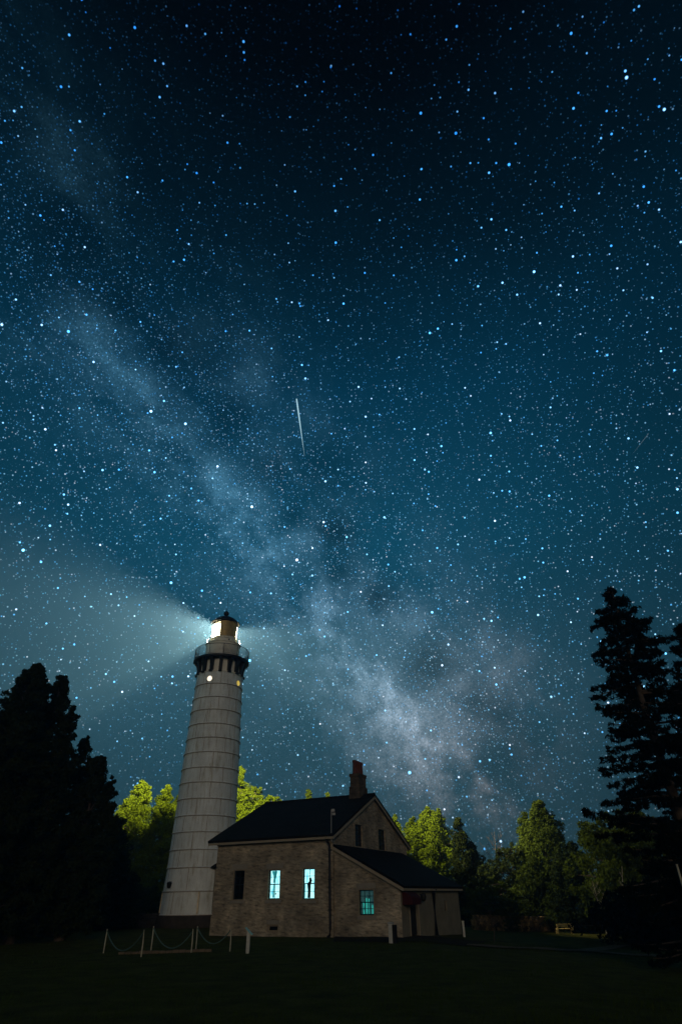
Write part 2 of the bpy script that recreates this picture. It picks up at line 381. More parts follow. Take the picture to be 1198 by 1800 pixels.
# ------------------------------------------------------------------ lighthouse
TX,TY=-11.86,55.73
TC=math.atan2(-TY,-TX)                       # azimuth from the tower towards the camera
tw=empty('lighthouse',(TX,TY,0),'tall white steel plated lighthouse with its lantern shining','lighthouse')
def zf(py,r=2.3):
    dd=math.hypot(TX,TY); return zcol(TX*(1-r/dd),TY*(1-r/dd),py)
bands=[19.54,18.36,17.14,16.0,14.78,13.58,12.38,11.14,9.98,8.74,7.48,6.3,5.06,3.84,2.28,.78]
def rad(z):
    return float(np.interp(z,[.78,2.28,3.84,8.74,12.4,16,18.4,19.6],[2.80,2.72,2.62,2.50,2.41,2.27,2.17,2.12]))
sh=MB(); sm=MB()
for i in range(len(bands)-1):
    zt,zb=bands[i],bands[i+1]; rt,rb=rad(zt),rad(zb)
    prof=[(rb+.07,zb),(rb+.07,zb+.05),(rb+.012,zb+.08),(rt-.005,zt-.002)]
    sh.lathe([(rb-.3,zb)]+prof,72)
    sm.lathe([(rb+.04,zb-.03),(rb+.078,zb-.025),(rb+.078,zb+.012),(rb+.05,zb+.014)],72)
    for k in range(8):
        a=TC+R(3)+(k+(.5 if i%2 else 0))*math.pi/4; zs=(zb+.08,zt-.03)
        for z0_,z1_ in (zs,):
            t=Vector((-math.sin(a),math.cos(a),0)); n_=Vector((math.cos(a),math.sin(a),0))
            r0,r1=rb+.012,rt
            ww=.016
            vs=[n_*(r0+.004)-t*ww+Vector((0,0,z0_)),n_*(r0+.004)+t*ww+Vector((0,0,z0_)),n_*(r1+.004)+t*ww+Vector((0,0,z1_)),n_*(r1+.004)-t*ww+Vector((0,0,z1_))]
            vs+= [v+n_*.010 for v in vs]
            sm.add(vs,[(4,5,6,7),(0,1,5,4),(1,2,6,5),(2,3,7,6),(3,0,4,7)])
shaft=sh.build('shaft',MAT['white_steel'],tw,sharp=25)
sm.build('plate_seams',MAT['seam'],shaft,sharp=20)
b=MB(); b.lathe([(3.05,-.4),(3.05,.55),(2.95,.76),(2.4,.78)],72); b.build('foundation',MAT['dark_concrete'],tw)
for da in (.02,-1.42):                        # vertical straps of the lowest plates, highlight painted into their pale colour
    b=MB()
    a=TC+da; n_=Vector((math.cos(a),math.sin(a),0)); t=Vector((-math.sin(a),math.cos(a),0))
    b.obox(n_*2.80-t*.05+Vector((0,0,.80)),t*.10,n_*.06,Vector((0,0,1.46))-n_*.06)
    b.build('strap',MAT['strap_highlight'],tw)
# wall lamp on the second plate
a=TC-R(52); n_=Vector((math.cos(a),math.sin(a),0)); zl=zcol(TX+2.7*n_.x,TY+2.7*n_.y,1555)
b=MB(); c=n_*2.86+Vector((0,0,zl)); b.lathe([(.0,zl-.24),(.12,zl-.22),(.17,zl-.05),(.2,zl+.12),(.07,zl+.2),(0,zl+.22)],14,c=(c.x,c.y)); b.obox(n_*2.62+Vector((0,0,zl+.14)),n_*.3,Vector((-n_.y,n_.x,0))*.06,(0,0,.06))
b.build('wall_lamp',MAT['black_iron'],tw)
# round windows under the gallery
def emis(name,c,s):
    m=bpy.data.materials.new(name); m.use_nodes=True; t=NT(m.node_tree); p=t.n['Principled BSDF']
    p.inputs['Base Color'].default_value=(.1,.08,.05,1); n=t.noise(t.add('ShaderNodeTexCoord').outputs['Object'],6,2,.5)
    t.val(p.inputs['Emission Color'],t.mix(1,c,t.ramp(n,[(.3,.8),(.7,1.1)]),'MULTIPLY')); p.inputs['Emission Strength'].default_value=s
    m.cycles.emission_sampling='NONE'; MAT[name]=m; return m
emis('port_white',(1,.86,.66),1.6); emis('port_yellow',(.75,.55,.10),.8)
for px,py,mn in ((368.3,1192.5,'port_white'),(418.8,1201,'port_yellow')):
    best=None
    for k in range(-90,91):
        a=TC+R(k); x=TX+2.2*math.cos(a); y=TY+2.2*math.sin(a); z=zcol(x,y,py)
        q=Vector((x,y,z))-CAM; e=abs(599+FPX*q.dot(_Rt)/q.dot(_F)-px)
        if best is None or e<best[0]: best=(e,a,z)
    a,z=best[1:]; r_=rad(z)
    n_=Vector((math.cos(a),math.sin(a),0)); t=Vector((-math.sin(a),math.cos(a),0)); up=Vector((0,0,1))
    fr=MB(); cen=n_*(r_+.03)+up*z; fr.tube([cen+(t*math.cos(q)+up*math.sin(q))*.27 for q in np.linspace(0,2*math.pi,24,endpoint=False)],.035,6,closed=True)
    f_=fr.build('porthole',MAT['white_steel'],tw)
    pn=MB(); pts=[cen+n_*.012+(t*math.cos(q)+up*math.sin(q))*.25 for q in np.linspace(0,2*math.pi,24,endpoint=False)]
    pn.add(pts+[p-n_*.03 for p in pts],[tuple(range(24)),tuple(range(47,23,-1))]+[(i,(i+1)%24,24+(i+1)%24,24+i) for i in range(24)]); pn.build('pane',MAT[mn],f_)
# neck between the brackets and the gallery
ZD=zf(1148,2.62)                               # deck top, front edge
ZN=bands[0]
b=MB(); b.lathe([(2.13,ZN-.05),(2.17,ZN+.0),(2.17,ZN+.06),(2.0,ZN+.09),(1.95,ZD-.1)],64); b.build('neck',MAT['cream_steel'],tw)
b=MB(); b.lathe([(1.9,ZD-.12),(2.60,ZD-.20),(2.66,ZD-.20),(2.66,ZD-.02),(2.62,ZD),(1.6,ZD)],72,smooth=False); b.build('gallery_deck',MAT['black_iron'],tw)
nb=16
for k in range(nb):
    a=TC+(k+.5)*2*math.pi/nb+R(10); n_=Vector((math.cos(a),math.sin(a),0)); t=Vector((-math.sin(a),math.cos(a),0))
    H=ZD-.2-ZN
    out_=[]                                   # scroll shaped side outline (radius, height)
    for q in range(13):
        f=q/12; rr_=2.08+.10*(1-abs(2*f-.3)) + .46*(f**1.7); out_.append((rr_,ZN-.05+f*(H+.05)))
    prof=[(1.9,ZN-.05)]+out_+[(1.9,ZD-.2)]
    v0=[n_*r_+Vector((0,0,z_))-t*.16 for r_,z_ in prof]; v1=[v+t*.32 for v in v0]; m=len(prof)
    b=MB(); b.add(v0+v1,[tuple(range(m)),tuple(range(2*m-1,m-1,-1))]+[(i,m+i,m+(i+1)%m,(i+1)%m) for i in range(m)])
    b.tube([n_*2.27+Vector((0,0,ZN+.02))-t*.15,n_*2.27+Vector((0,0,ZN+.02))+t*.15],.1,10)
    b.build('bracket',MAT['black_iron'],tw)
rl=MB(); ZR=ZD+1.0
def ring(bm,r,z,th,n=72,a0=0,a1=2*math.pi):
    if a1-a0>6.28: bm.tube([(r*math.cos(q),r*math.sin(q),z) for q in np.linspace(0,2*math.pi,n,endpoint=False)],th,6,closed=True)
    else: bm.tube([(r*math.cos(q),r*math.sin(q),z) for q in np.linspace(a0,a1,n)],th,6)
ring(rl,2.58,ZR,.024); ring(rl,2.58,ZD+.10,.014)
for k in range(12):
    a=TC+k*math.pi/6+R(2); rl.tube([(2.58*math.cos(a),2.58*math.sin(a),ZD),(2.58*math.cos(a),2.58*math.sin(a),ZR+.03)],.024,6)
for k in range(120):
    a=TC+k*2*math.pi/132; rl.tube([(2.58*math.cos(a),2.58*math.sin(a),ZD+.1),(2.58*math.cos(a),2.58*math.sin(a),ZR)],.010,4)
rl.build('railing',MAT['black_iron'],tw)
ZW=zf(1124.5,1.6)                             # top of the watch room drum
b=MB(); b.lathe([(1.62,ZD-.01),(1.62,ZW-.12),(1.70,ZW-.10),(1.70,ZW),(1.5,ZW+.01),(1.28,ZW+.02)],64)
b.lathe([(1.30,ZW),(1.30,ZW+.42),(1.36,ZW+.44),(1.36,ZW+.50),(1.15,ZW+.5)],64); b.build('watch_room',MAT['cream_steel'],tw)
b=MB(); a=TC+R(18); b.tube([(1.62*math.cos(a),1.62*math.sin(a),ZW-.02),(1.62*math.cos(a),1.62*math.sin(a),ZW+.14)],.07,8); b.build('vent',MAT['black_iron'],tw)
ZL0=ZW+.5; ZL1=zf(1089,1.3)
print('deck',ZD,'watch top',ZW,'lantern',ZL0,ZL1)
PA0,PA1=TC-R(20),TC+R(82)                ; PA2=TC+R(64)   # blacked out landward panes
b=MB(); b.lathe([(1.24,ZL0-.02),(1.24,ZL1+.02)],24,PA0,PA2); b.lathe([(1.20,ZL1+.02),(1.20,ZL0-.02)],24,PA0,PA2)
for a in (PA0,PA2): b.obox(Vector((1.17*math.cos(a),1.17*math.sin(a),ZL0)),Vector((math.cos(a),math.sin(a),0))*.1,Vector((-math.sin(a),math.cos(a),0))*.04,(0,0,ZL1-ZL0))
b.build('landward_panel',MAT['panel_iron'],tw)
b=MB(); b.lathe([(1.2,ZL0),(1.2,ZL1)],40,PA1,PA0+2*math.pi); b.build('lantern_glass',MAT['lantern_glass'],tw)
b=MB()
for k in range(8):
    a=PA1+ (PA0+2*math.pi-PA1)*k/7
    b.tube([(1.24*math.cos(a),1.24*math.sin(a),ZL0),(1.24*math.cos(a),1.24*math.sin(a),ZL1)],.025,6)
ring(b,1.24,ZL0+.02,.03); ring(b,1.24,ZL1-.02,.03)
b.build('glazing_bars',MAT['black_iron'],tw)
b=MB(); ring(b,1.62,ZW+.42,.03,60)
for k in range(8):
    a=TC+R(70)+k*math.pi/4; b.tube([(1.62*math.cos(a),1.62*math.sin(a),ZW),(1.62*math.cos(a),1.62*math.sin(a),ZW+.42)],.02,6)
b.build('lantern_handrail',MAT['cream_steel'],tw)
ZB=zcol(TX,TY,1077)
hh_=ZB-ZL1
rf=MB(); rf.lathe([(1.18,ZL1-.02),(1.44,ZL1-.02),(1.46,ZL1+.06),(1.36,ZL1+.12),(1.0,ZL1+hh_*.38),(.6,ZL1+hh_*.58),(.22,ZL1+hh_*.66),(.16,ZL1+hh_*.74)],48,sharp) if False else rf.lathe([(1.18,ZL1-.02),(1.44,ZL1-.02),(1.46,ZL1+.06),(1.36,ZL1+.12),(1.0,ZL1+hh_*.36),(.6,ZL1+hh_*.54),(.22,ZL1+hh_*.62),(.16,ZL1+hh_*.74)],48)
rfo=rf.build('lantern_roof',MAT['black_iron'],tw)
b=MB(); b.lathe([(.001 if i in(0,12) else .27*math.sin(math.pi*i/12),ZB-.12-.27*math.cos(math.pi*i/12)) for i in range(13)],20); b.build('vent_ball',MAT['black_iron'],rfo)
b=MB(); b.tube([(0,0,ZB+.1),(.02,0,zcol(TX,TY,1046))],[.022,.01],6); b.build('lightning_rod',MAT['black_iron'],rfo)
ZLAMP=ZL1-.52
m=bpy.data.materials.new('glowing_lens'); m.use_nodes=True; t=NT(m.node_tree); o=t.n['Material Output']; t.n.remove(t.n['Principled BSDF'])
co=t.add('ShaderNodeTexCoord').outputs['Object']; s_=t.add('ShaderNodeSeparateXYZ'); t.link(co,s_.inputs[0])
a=t.add('ShaderNodeBsdfTransparent'); b=t.add('ShaderNodeEmission'); b.inputs['Color'].default_value=(1,.86,.50,1)
t.link(t.math('MULTIPLY',t.math('ADD',1.2,t.math('SINE',t.math('MULTIPLY',s_.outputs[2],60))),9),b.inputs['Strength'])   # prism rings
x=t.add('ShaderNodeAddShader'); t.link(a.outputs[0],x.inputs[0]); t.link(b.outputs[0],x.inputs[1]); t.link(x.outputs[0],o.inputs[0]); m.cycles.emission_sampling='NONE'; MAT['glowing_lens']=m
b=MB(); b.lathe([(.96,ZL0+.03),(1.0,ZL0+.3),(1.02,ZLAMP),(.98,ZL1-.08)],48); b.build('lens',MAT['glowing_lens'],tw)
def dim_glass(name,k):
    m=bpy.data.materials.new(name); m.use_nodes=True; t=NT(m.node_tree); o=t.n['Material Output']; t.n.remove(t.n['Principled BSDF'])
    a=t.add('ShaderNodeBsdfTransparent'); a.inputs[0].default_value=(k,k,k*.95,1); t.link(a.outputs[0],o.inputs[0]); MAT[name]=m
dim_glass('beam_dimmer_glass',.42); dim_glass('leak_glass',.24)  # dimming materials of the added ring and pane that shape the beam
b=MB(); b.lathe([(.86,ZL0-.0),(.86,ZLAMP-.13)],48); b.build('added_beam_dimmer',MAT['beam_dimmer_glass'],tw)  # added ring that weakens the light below the beam
b=MB(); b.lathe([(1.22,ZL0),(1.22,ZL1)],16,PA2,PA1+.01); b.build('added_leak_pane',MAT['leak_glass'],tw)  # added pane that lets a little light leak to lawn and bench
b=MB(); b.lathe([(.90,ZL0),(.90,ZL1-.06)],12,TC-R(46),TC-R(16)); b.lathe([(.88,ZL1-.06),(.88,ZL0)],12,TC-R(46),TC-R(16)); b.build('added_beam_baffle',MAT['black_iron'],tw)  # added baffle that blocks light to set the left beam edge
b=MB()                                        # lens cage and pedestal around the light
b.lathe([(.3,ZL0-.1),(.2,ZL0),(.12,ZLAMP-.62),(.3,ZLAMP-.58),(.3,ZLAMP-.54)],20)
for k in range(8):
    a=k*math.pi/4+.2; b.tube([(.52*math.cos(a)*math.cos(q),.52*math.sin(a)*math.cos(q),ZLAMP+.56*math.sin(q)) for q in np.linspace(-1.2,1.2,9)],.008,4)
b.build('lens_cage',MAT['frame_beige'],tw)
b=MB(); b.lathe([(.02,ZLAMP+.42),(1.0,ZLAMP+.30),(1.12,ZLAMP+.18),(1.13,ZLAMP+.24),(1.0,ZLAMP+.40),(.02,ZLAMP+.48)],40); b.build('added_beam_hood',MAT['black_iron'],tw)  # added hood that cuts off light above the beam
ld=bpy.data.lights.new('lantern_light','POINT'); ld.energy=560000; ld.color=(1,.91,.70); ld.shadow_soft_size=.09
lo=bpy.data.objects.new('lantern_light',ld); lo.location=(TX,TY,ZLAMP); COL.objects.link(lo)

# ------------------------------------------------------------------ house
HX,HY,YAW=-.763,38.17,.454
L_,W_,HE,HR,S_,HSE,HST,WS=7.96,11.61,4.80,7.39,3.86,2.25,4.17,10.37
A3=Vector((-math.cos(YAW),math.sin(YAW),0)); B3=Vector((math.sin(YAW),math.cos(YAW),0)); O3=Vector((HX,HY,0)); UP=Vector((0,0,1))
# house frame: x = along the front (to the right), y = back, origin at near corner
RZ=math.atan2(-A3.y,-A3.x)
hs=empty('keepers_house',(HX,HY,0),'cream stone house with gabled dark roof and two glowing cyan windows','house',RZ)
def wallhit(px,py,o,d):
    """photo point -> (distance along wall, height) on the vertical plane through o with direction d"""
    n=d.cross(UP); r=ray(px,py); t=(o-CAM).dot(n)/r.dot(n); p=CAM+r*t; return (p-o).dot(d),p.z
def rect(x0,x1,y0,y1,o,d):
    c=[wallhit(x,y,o,d) for x,y in ((x0,y0),(x1,y0),(x1,y1),(x0,y1))]
    s0=(c[0][0]+c[3][0])/2; s1=(c[1][0]+c[2][0])/2; z1=(c[0][1]+c[1][1])/2; z0=(c[2][1]+c[3][1])/2
    return min(s0,s1),max(s0,s1),z0,z1
def wall(bm,o,d,n,length,topf,breaks,opens,z0=-.9,reveal=.26,mi=0):
    """outer wall face in house coordinates with real openings and reveals; n = outward normal"""
    xs=sorted(set([0,length]+list(breaks)+[v for q in opens for v in q[:2]]))
    P=lambda s,z,k=0: o+d*s+UP*z-n*k
    flip=d.cross(UP).dot(n)<0
    def quad(a,b_,c,e):
        bm.add([a,b_,c,e],[(3,2,1,0) if flip else (0,1,2,3)],mi)
    for a,b_ in zip(xs[:-1],xs[1:]):
        m=(a+b_)/2; segs=sorted([(q[2],q[3]) for q in opens if q[0]<=m<=q[1]]); cur=z0
        for s0,s1 in segs:
            quad(P(a,cur),P(b_,cur),P(b_,s0),P(a,s0)); cur=s1
        quad(P(a,cur),P(b_,cur),P(b_,topf(b_)),P(a,topf(a)))
    for s0,s1,za,zb in [q[:4] for q in opens]:
        quad(P(s0,za),P(s1,za),P(s1,za,reveal),P(s0,za,reveal)); quad(P(s0,zb,reveal),P(s1,zb,reveal),P(s1,zb),P(s0,zb))
        quad(P(s0,za),P(s0,za,reveal),P(s0,zb,reveal),P(s0,zb)); quad(P(s1,za,reveal),P(s1,za),P(s1,zb),P(s1,zb,reveal))
X=Vector((1,0,0)); Y=Vector((0,1,0)); O0=Vector((0,0,0))
FD=-A3                                         # world direction of house x
# openings, as (s0,s1,z0,z1); front wall measured from its left end
OL=O3+A3*L_
front=[rect(410.3,429,1530.3,1581,OL,FD),rect(471.5,491.5,1529,1580.4,OL,FD),rect(531.6,552.4,1526.5,1580.5,OL,FD)]
cell=rect(470.5,488,1627,1637,OL,FD)
gab=[rect(623.5,636.5,1450,1488,O3,B3),rect(664.5,677,1458.5,1494.5,O3,B3)]
SO=O3+FD*S_
INS=.22                                        # extension front set back a little
shw=rect(631,656.5,1564,1608.6,O3+B3*INS,FD)
door=rect(720.5,735.5,1578,1650,SO,B3); door=(door[0],door[1],-.02,door[3]); slit=rect(781,785,1583,1601,SO,B3)
print('front',front,'cell',cell,'gab',gab,'shw',shw,'door',door,'slit',slit)
wm=MB()
wall(wm,Vector((-L_,0,0)),X,-Y,L_,lambda s:HE,[],front+[cell])
gt=lambda s: HE+(HR-HE)*(1-abs(s-W_/2)/(W_/2))
wall(wm,O0,Y,X,W_,gt,[W_/2],gab)
wall(wm,Vector((-L_,0,0)),Y,-X,W_,gt,[W_/2],[])
wall(wm,Vector((-L_,W_,0)),X,Y,L_,lambda s:HE,[],[])
wmo=wm.build('wall',MAT['stone'],hs)
# water table course and sills / lintels
def slab_on(bm,s0,s1,z0,z1,o,d,n,out_,mi=0): bm.obox(o+d*s0+UP*z0-n*.02,d*(s1-s0),n*(out_+.02),UP*(z1-z0),mi)
b=MB(); zt=cell[3]+.45
slab_on(b,-.04,L_+.03,-.8,zt,Vector((-L_,0,0)),X,-Y,.045); slab_on(b,0,.0+.03,-.8,zt,O0,Y,X,.04)
# cut: the plinth keeps clear of the cellar window by being built round it
b=MB()
oF=Vector((-L_,0,0))
for s0,s1,z0,z1 in ((-.045,cell[0]-.10,-.8,zt),(cell[1]+.10,L_+.045,-.8,zt),(cell[0]-.10,cell[1]+.10,-.8,cell[2]-.1),(cell[0]-.10,cell[1]+.10,cell[3]+.28,zt)): slab_on(b,s0,s1,z0,z1,oF,X,-Y,.05)
b.build('plinth',MAT['stone'],hs,bevel=.008)
def dressed(name,*a):
    b=MB(); slab_on(b,*a); return b.build(name,MAT['dressed_stone'],hs,bevel=.006)
for q in front:
    dressed('lintel',q[0]-.18,q[1]+.18,q[3]+.053,q[3]+.32,oF,X,-Y,.025)
    dressed('sill',q[0]-.14,q[1]+.14,q[2]-.20,q[2]-.053,oF,X,-Y,.06)
dressed('lintel',cell[0]-.09,cell[1]+.09,cell[3]+.053,cell[3]+.26,oF,X,-Y,.035)
for q in gab: dressed('sill',q[0]-.1,q[1]+.1,q[2]-.15,q[2]-.053,O0,Y,X,.05)
# roofs
def roof_slab(bm,p0,p1,run,th,mi=0):
    """slab with upper surface starting on the edge p0-p1 and descending by the vector run"""
    n=(p1-p0).cross(run).normalized()
    if n.z<0: n=-n
    bm.obox(p0,p1-p0,run,n*th,mi)
OVL,OVR,OVE=.5,.22,.38
sl=(HR-HE)/(W_/2)
k=1+OVE/(W_/2)
tk=.02
rb=MB()
roof_slab(rb,Vector((-L_-OVL,W_/2,HR+tk)),Vector((OVR,W_/2,HR+tk)),Vector((0,-W_/2*k,-(HR-HE)*k)),.13)
roof_slab(rb,Vector((-L_-OVL,W_/2+.001,HR+tk)),Vector((OVR,W_/2+.001,HR+tk)),Vector((0,W_/2*k,-(HR-HE)*k)),.13)
rb.box((-(L_+OVL-OVR)/2,W_/2,HR+.13+.035),(L_+OVL+OVR-.02,.16,.07))
rfm=rb.build('roof',MAT['shingle'],hs)
tb=MB()                                        # eave fascia, soffit frieze and rake boards
for sy in (1,-1):
    ye=W_/2-sy*(W_/2*k); ze=HR-(HR-HE)*k
    tb.obox(Vector((-L_-OVL+.02,ye+sy*.012,ze-.10)),X*(L_+OVL+OVR-.04),Y*(sy*.04),UP*.115)
    yw=0 if sy==1 else W_
    tb.obox(Vector((-L_-.03,yw-sy*.035,HE-.30)),X*(L_+.06),Y*(sy*.03),UP*.26)
    for xx in (OVR-.045,-L_-OVL+.005):
        run=Vector((0,-sy*W_/2*k,-(HR-HE)*k)); n_=Vector((0,-sy*(HR-HE),W_/2)).normalized()
        tb.obox(Vector((xx,W_/2,HR+tk-.145*0))-n_*.16,X*.04,run,n_*.155)
tb.build('trim_boards',MAT['trim'],hs)
# chimney on the ridge near the gable
cx=-1.0; cw,cl_=.66,1.15
ch=MB(); zc0=HR-.75; zc1=zcol(*( (O3+A3*1.0+B3*(W_/2)).xy ),1362)
ch.box((cx,W_/2,(zc0+zc1)/2),(cw,cl_,zc1-zc0)); ch.box((cx,W_/2,HR+.42-.25),(cw+.14,cl_+.14,.9)); ch.box((cx,W_/2,zc1-.09),(cw+.10,cl_+.10,.2)); 
cho=ch.build('chimney',MAT['chimney_brick'],rfm,bevel=.015)
zp=zcol(*( (O3+A3*1.0+B3*(W_/2)).xy ),1338.5)
ph=zp-zc1
for i in range(4):
    y_=W_/2-.50+i*.333
    p=MB(); p.lathe([(.16,zc1-.02),(.15,zc1+.1),(.13,zc1+ph*.8),(.155,zc1+ph*.84),(.155,zc1+ph*.95),(.13,zc1+ph),(.07,zc1+ph),(.07,zc1+ph-.3)],14,c=(cx,y_))
    po=p.build('chimney_pot',MAT['clay_pot'],hs)
    po['label']='tall thin red clay chimney pot'
# windows
def window(parent,q,o,d,n,frame,kind,cols,rows,midrail=True):
    s0,s1,z0,z1=q; w_=s1-s0; h_=z1-z0; rec=.09; fw=.045
    P=lambda s,z,k: o+d*s+UP*z-n*k
    f=MB()
    for a,b_,c,e in ((s0,s0+fw,z0,z1),(s1-fw,s1,z0,z1),(s0+fw,s1-fw,z0,z0+fw),(s0+fw,s1-fw,z1-fw,z1)): f.obox(P(a,c,rec),d*(b_-a),-n*.08,UP*(e-c))
    mt=.022
    for i in range(1,cols):
        s=s0+w_*i/cols; f.obox(P(s-mt/2,z0+fw,rec+.01),d*mt,-n*.03,UP*(h_-2*fw))
    for j in range(1,rows):
        t_=mt*(2.2 if midrail and j*2==rows else 1); z=z0+h_*j/rows; f.obox(P(s0+fw,z-t_/2,rec+.006),d*(w_-2*fw),-n*.035,UP*t_)
    fo=f.build('window',MAT[frame],parent)
    cs=MB(); t_=.05
    for a,b_,c,e in ((s0-t_,s0,z0-t_,z1+t_),(s1,s1+t_,z0-t_,z1+t_),(s0,s1,z1,z1+t_),(s0,s1,z0-t_,z0)): slab_on(cs,a,b_,c,e,o,d,n,.018)
    cs.build('casing',MAT['frame_beige'],fo)
    g=MB(); g.obox(P(s0+fw,z0+fw,rec+.045),d*(w_-2*fw),-n*.006,UP*(h_-2*fw))
    if kind=='dark':
        g.build('pane',MAT['window_dark'],fo)
        # louvre lines of the closed blind
    else:
        g.build('pane',MAT['window_glass'],fo)
        c=MB(); nx=40; dep=.16; vs=[];fs=[]
        for j,zz in enumerate((z0,z1)):
            for i in range(nx+1):
                u=i/nx; vs.append(P(s0+w_*u,zz,rec+dep+.02*math.sin(u*34)))
        for i in range(nx): fs.append((i,i+1,nx+2+i,nx+1+i))
        c.add(vs,fs,0,True); c.build('curtain' if kind!='shed' else 'room_light',MAT['lit_curtain' if kind!='shed' else 'dim_room'],fo)
    return fo,P
for i,q in enumerate(front):
    fo,P=window(hs,q,oF,X,-Y,'frame_dark','dark' if i==0 else 'lit',2 if i else 2,4 if i else 4)
    s0,s1,z0,z1=q; w_=s1-s0; h_=z1-z0
    def shade(pts,k,name='curtain_fold',m='shade_curtain'):
        b=MB(); v0=[P(s0+w_*a,z0+h_*c,.09+k) for a,c in pts]; v1=[P(s0+w_*a,z0+h_*c,.09+k+.02) for a,c in pts]; n_=len(pts)
        b.add(v0+v1,[tuple(range(n_)),tuple(range(2*n_-1,n_-1,-1))]+[(j,n_+j,n_+(j+1)%n_,(j+1)%n_) for j in range(n_)]); b.build(name,MAT[m],fo)
    if i==1:
        shade([(.12,.96),(.62,.96),(.52,.76),(.42,.58),(.36,.52),(.28,.58),(.3,.76)],.09)
        shade([(.26,.05),(.40,.05),(.41,.52),(.33,.52)],.08)
        shade([(.5,.14),(.56,.14),(.57,.21),(.5,.21)],.085,'hanging_tag','frame_dark')
    if i==2:
        shade([(.30,.04),(.54,.04),(.56,.46),(.66,.60),(.58,.70),(.44,.69),(.42,.58),(.26,.50),(.32,.3)],.09,'curtain_fold','frame_dark')
        shade([(.02,.5),(.10,.5),(.10,.04),(.02,.04)],.08)
window(hs,cell,oF,X,-Y,'frame_beige','dark',1,1)
for q in gab: window(hs,q,O0,Y,X,'frame_dark','dark',2,4)
# downspout on the near corner
b=MB(); y_=-.10
pts=[(-.26,-OVE+.05,HE-.18),(-.24,-.25,HE-.32),(-.16,y_-.02,HE-.5),(-.14,y_,HE-.8),(-.12,y_,.35),(-.12,y_-.05,.1),(-.10,y_-.3,.04)]
b.tube(pts,.062,10)
for z_ in (4.0,2.6,1.2): b.box((-.13,y_+.02,z_),(.18,.16,.05))
b.build('downspout',MAT['downspout'],hs)
# floodlight on a thin pole above the eave corner
# lean-to extension
ex=MB(); of=Vector((0,INS,0)); sTop=lambda s: HST+(HSE-HST)*s/S_
wall(ex,of,X,-Y,S_,sTop,[],[shw])
ex.build('extension_wall',MAT['stone'],hs)
ex=MB(); os_=Vector((S_,0,0)); e_open=[(max(door[0],.3),door[1],door[2],min(door[3],HSE-.2)),slit]
door=e_open[0]
wall(ex,os_+Y*INS,Y,X,WS-INS,lambda s:HSE,[],[(q[0]-INS,q[1]-INS,q[2],q[3]) for q in e_open],z0=-1.2)
wall(ex,Vector((0,WS,0)),X,Y,S_,sTop,[],[],z0=-1.2)
ex.build('extension_side_wall',MAT['stucco'],hs)
OV2=.28; k2=1+OV2/S_; r2=MB()
roof_slab(r2,Vector((.002,INS-.22,HST+.02)),Vector((.002,WS+.25,HST+.02)),Vector((S_*k2,0,(HSE-HST)*k2)),.11)
r2.build('extension_roof',MAT['shingle'],hs)
tb=MB(); zb_=HST+(HSE-HST)*k2
tb.obox(Vector((S_*k2-.05,INS-.2,zb_-.10)),X*.04,Y*(WS-INS+.43),UP*.10)
tb.obox(Vector((S_+.004,INS-.02,HSE-.24)),X*.03,Y*(WS-INS+.02),UP*.22)
n_=Vector((HST-HSE,0,S_)).normalized()
for yy in (INS-.205,):
    tb.obox(Vector((.004,yy,HST+.015))-n_*.16,Vector((S_*k2,0,(HSE-HST)*k2)),Y*.04,n_*.15)
tb.obox(Vector((.004,INS-.035,HST-.30)),Vector((S_,0,HSE-HST)),Y*.03,UP*.18)
tb.build('extension_trim',MAT['trim'],hs)
dressed('lintel',shw[0]-.14,shw[1]+.14,shw[3]+.053,shw[3]+.30,of,X,-Y,.025); dressed('sill',shw[0]-.12,shw[1]+.12,shw[2]-.2,shw[2]-.053,of,X,-Y,.05)
s0,s1,z0,z1=shw
fo,P=window(hs,shw,of,X,-Y,'frame_dark','shed',3,4)
w_=s1-s0; h_=z1-z0
for a,c,ht in ((.20,.05,.52),(.40,.05,.66),(.58,.05,.64),(.80,.05,.40)):   # glowing glass tubes standing in the room
    b=MB(); ww=.034
    pts=[P(s0+w_*a-ww,z0+.05,.20),P(s0+w_*a+ww,z0+.05,.20)]+[P(s0+w_*a+ww*math.cos(q),z0+h_*ht-ww+ww*1.2*math.sin(q),.20) for q in np.linspace(0,math.pi,7)]
    m=len(pts); b.add(pts+[p+Y*.02 for p in pts],[tuple(range(m)),tuple(range(2*m-1,m-1,-1))]+[(i,m+i,m+(i+1)%m,(i+1)%m) for i in range(m)]); b.build('glowing_tube',MAT['teal_glow'],fo)
# door, awning, downspout of the side wall
s0,s1,z0,z1=door
b=MB(); b.obox(Vector((S_-.20,s0,z0+.05)),X*.05,Y*(s1-s0),UP*(z1-z0-.05)); do=b.build('door',MAT['wood_dark'],hs)
b=MB(); b.obox(Vector((S_-.14,s0+.08,1.0)),X*.05,Y*.05,UP*.12); b.build('handle',MAT['trim'],do)
b=MB()
for a,b_,c,e in ((s0-.07,s0,z0,z1),(s1,s1+.07,z0,z1),(s0-.07,s1+.07,z1,z1+.07)): b.obox(Vector((S_-.01,a,c)),X*.04,Y*(b_-a),UP*(e-c))
b.build('door_frame',MAT['trim'],hs)
aw=rect(707,729,1566,1588,SO,B3)
b=MB(); m=10; y0_,y1_=aw[0]-.05,aw[0]+1.25
prof=[(S_+.01,HSE-.28)]+[(S_+.01+.55*math.sin(q),HSE-.28-.42*(1-math.cos(q))) for q in np.linspace(.15,math.pi/2,m)]+[(S_+.56,HSE-.86),(S_+.01,HSE-.86)]
mm=len(prof); v0=[Vector((x_,y0_,z_)) for x_,z_ in prof]; v1=[Vector((x_,y1_,z_)) for x_,z_ in prof]
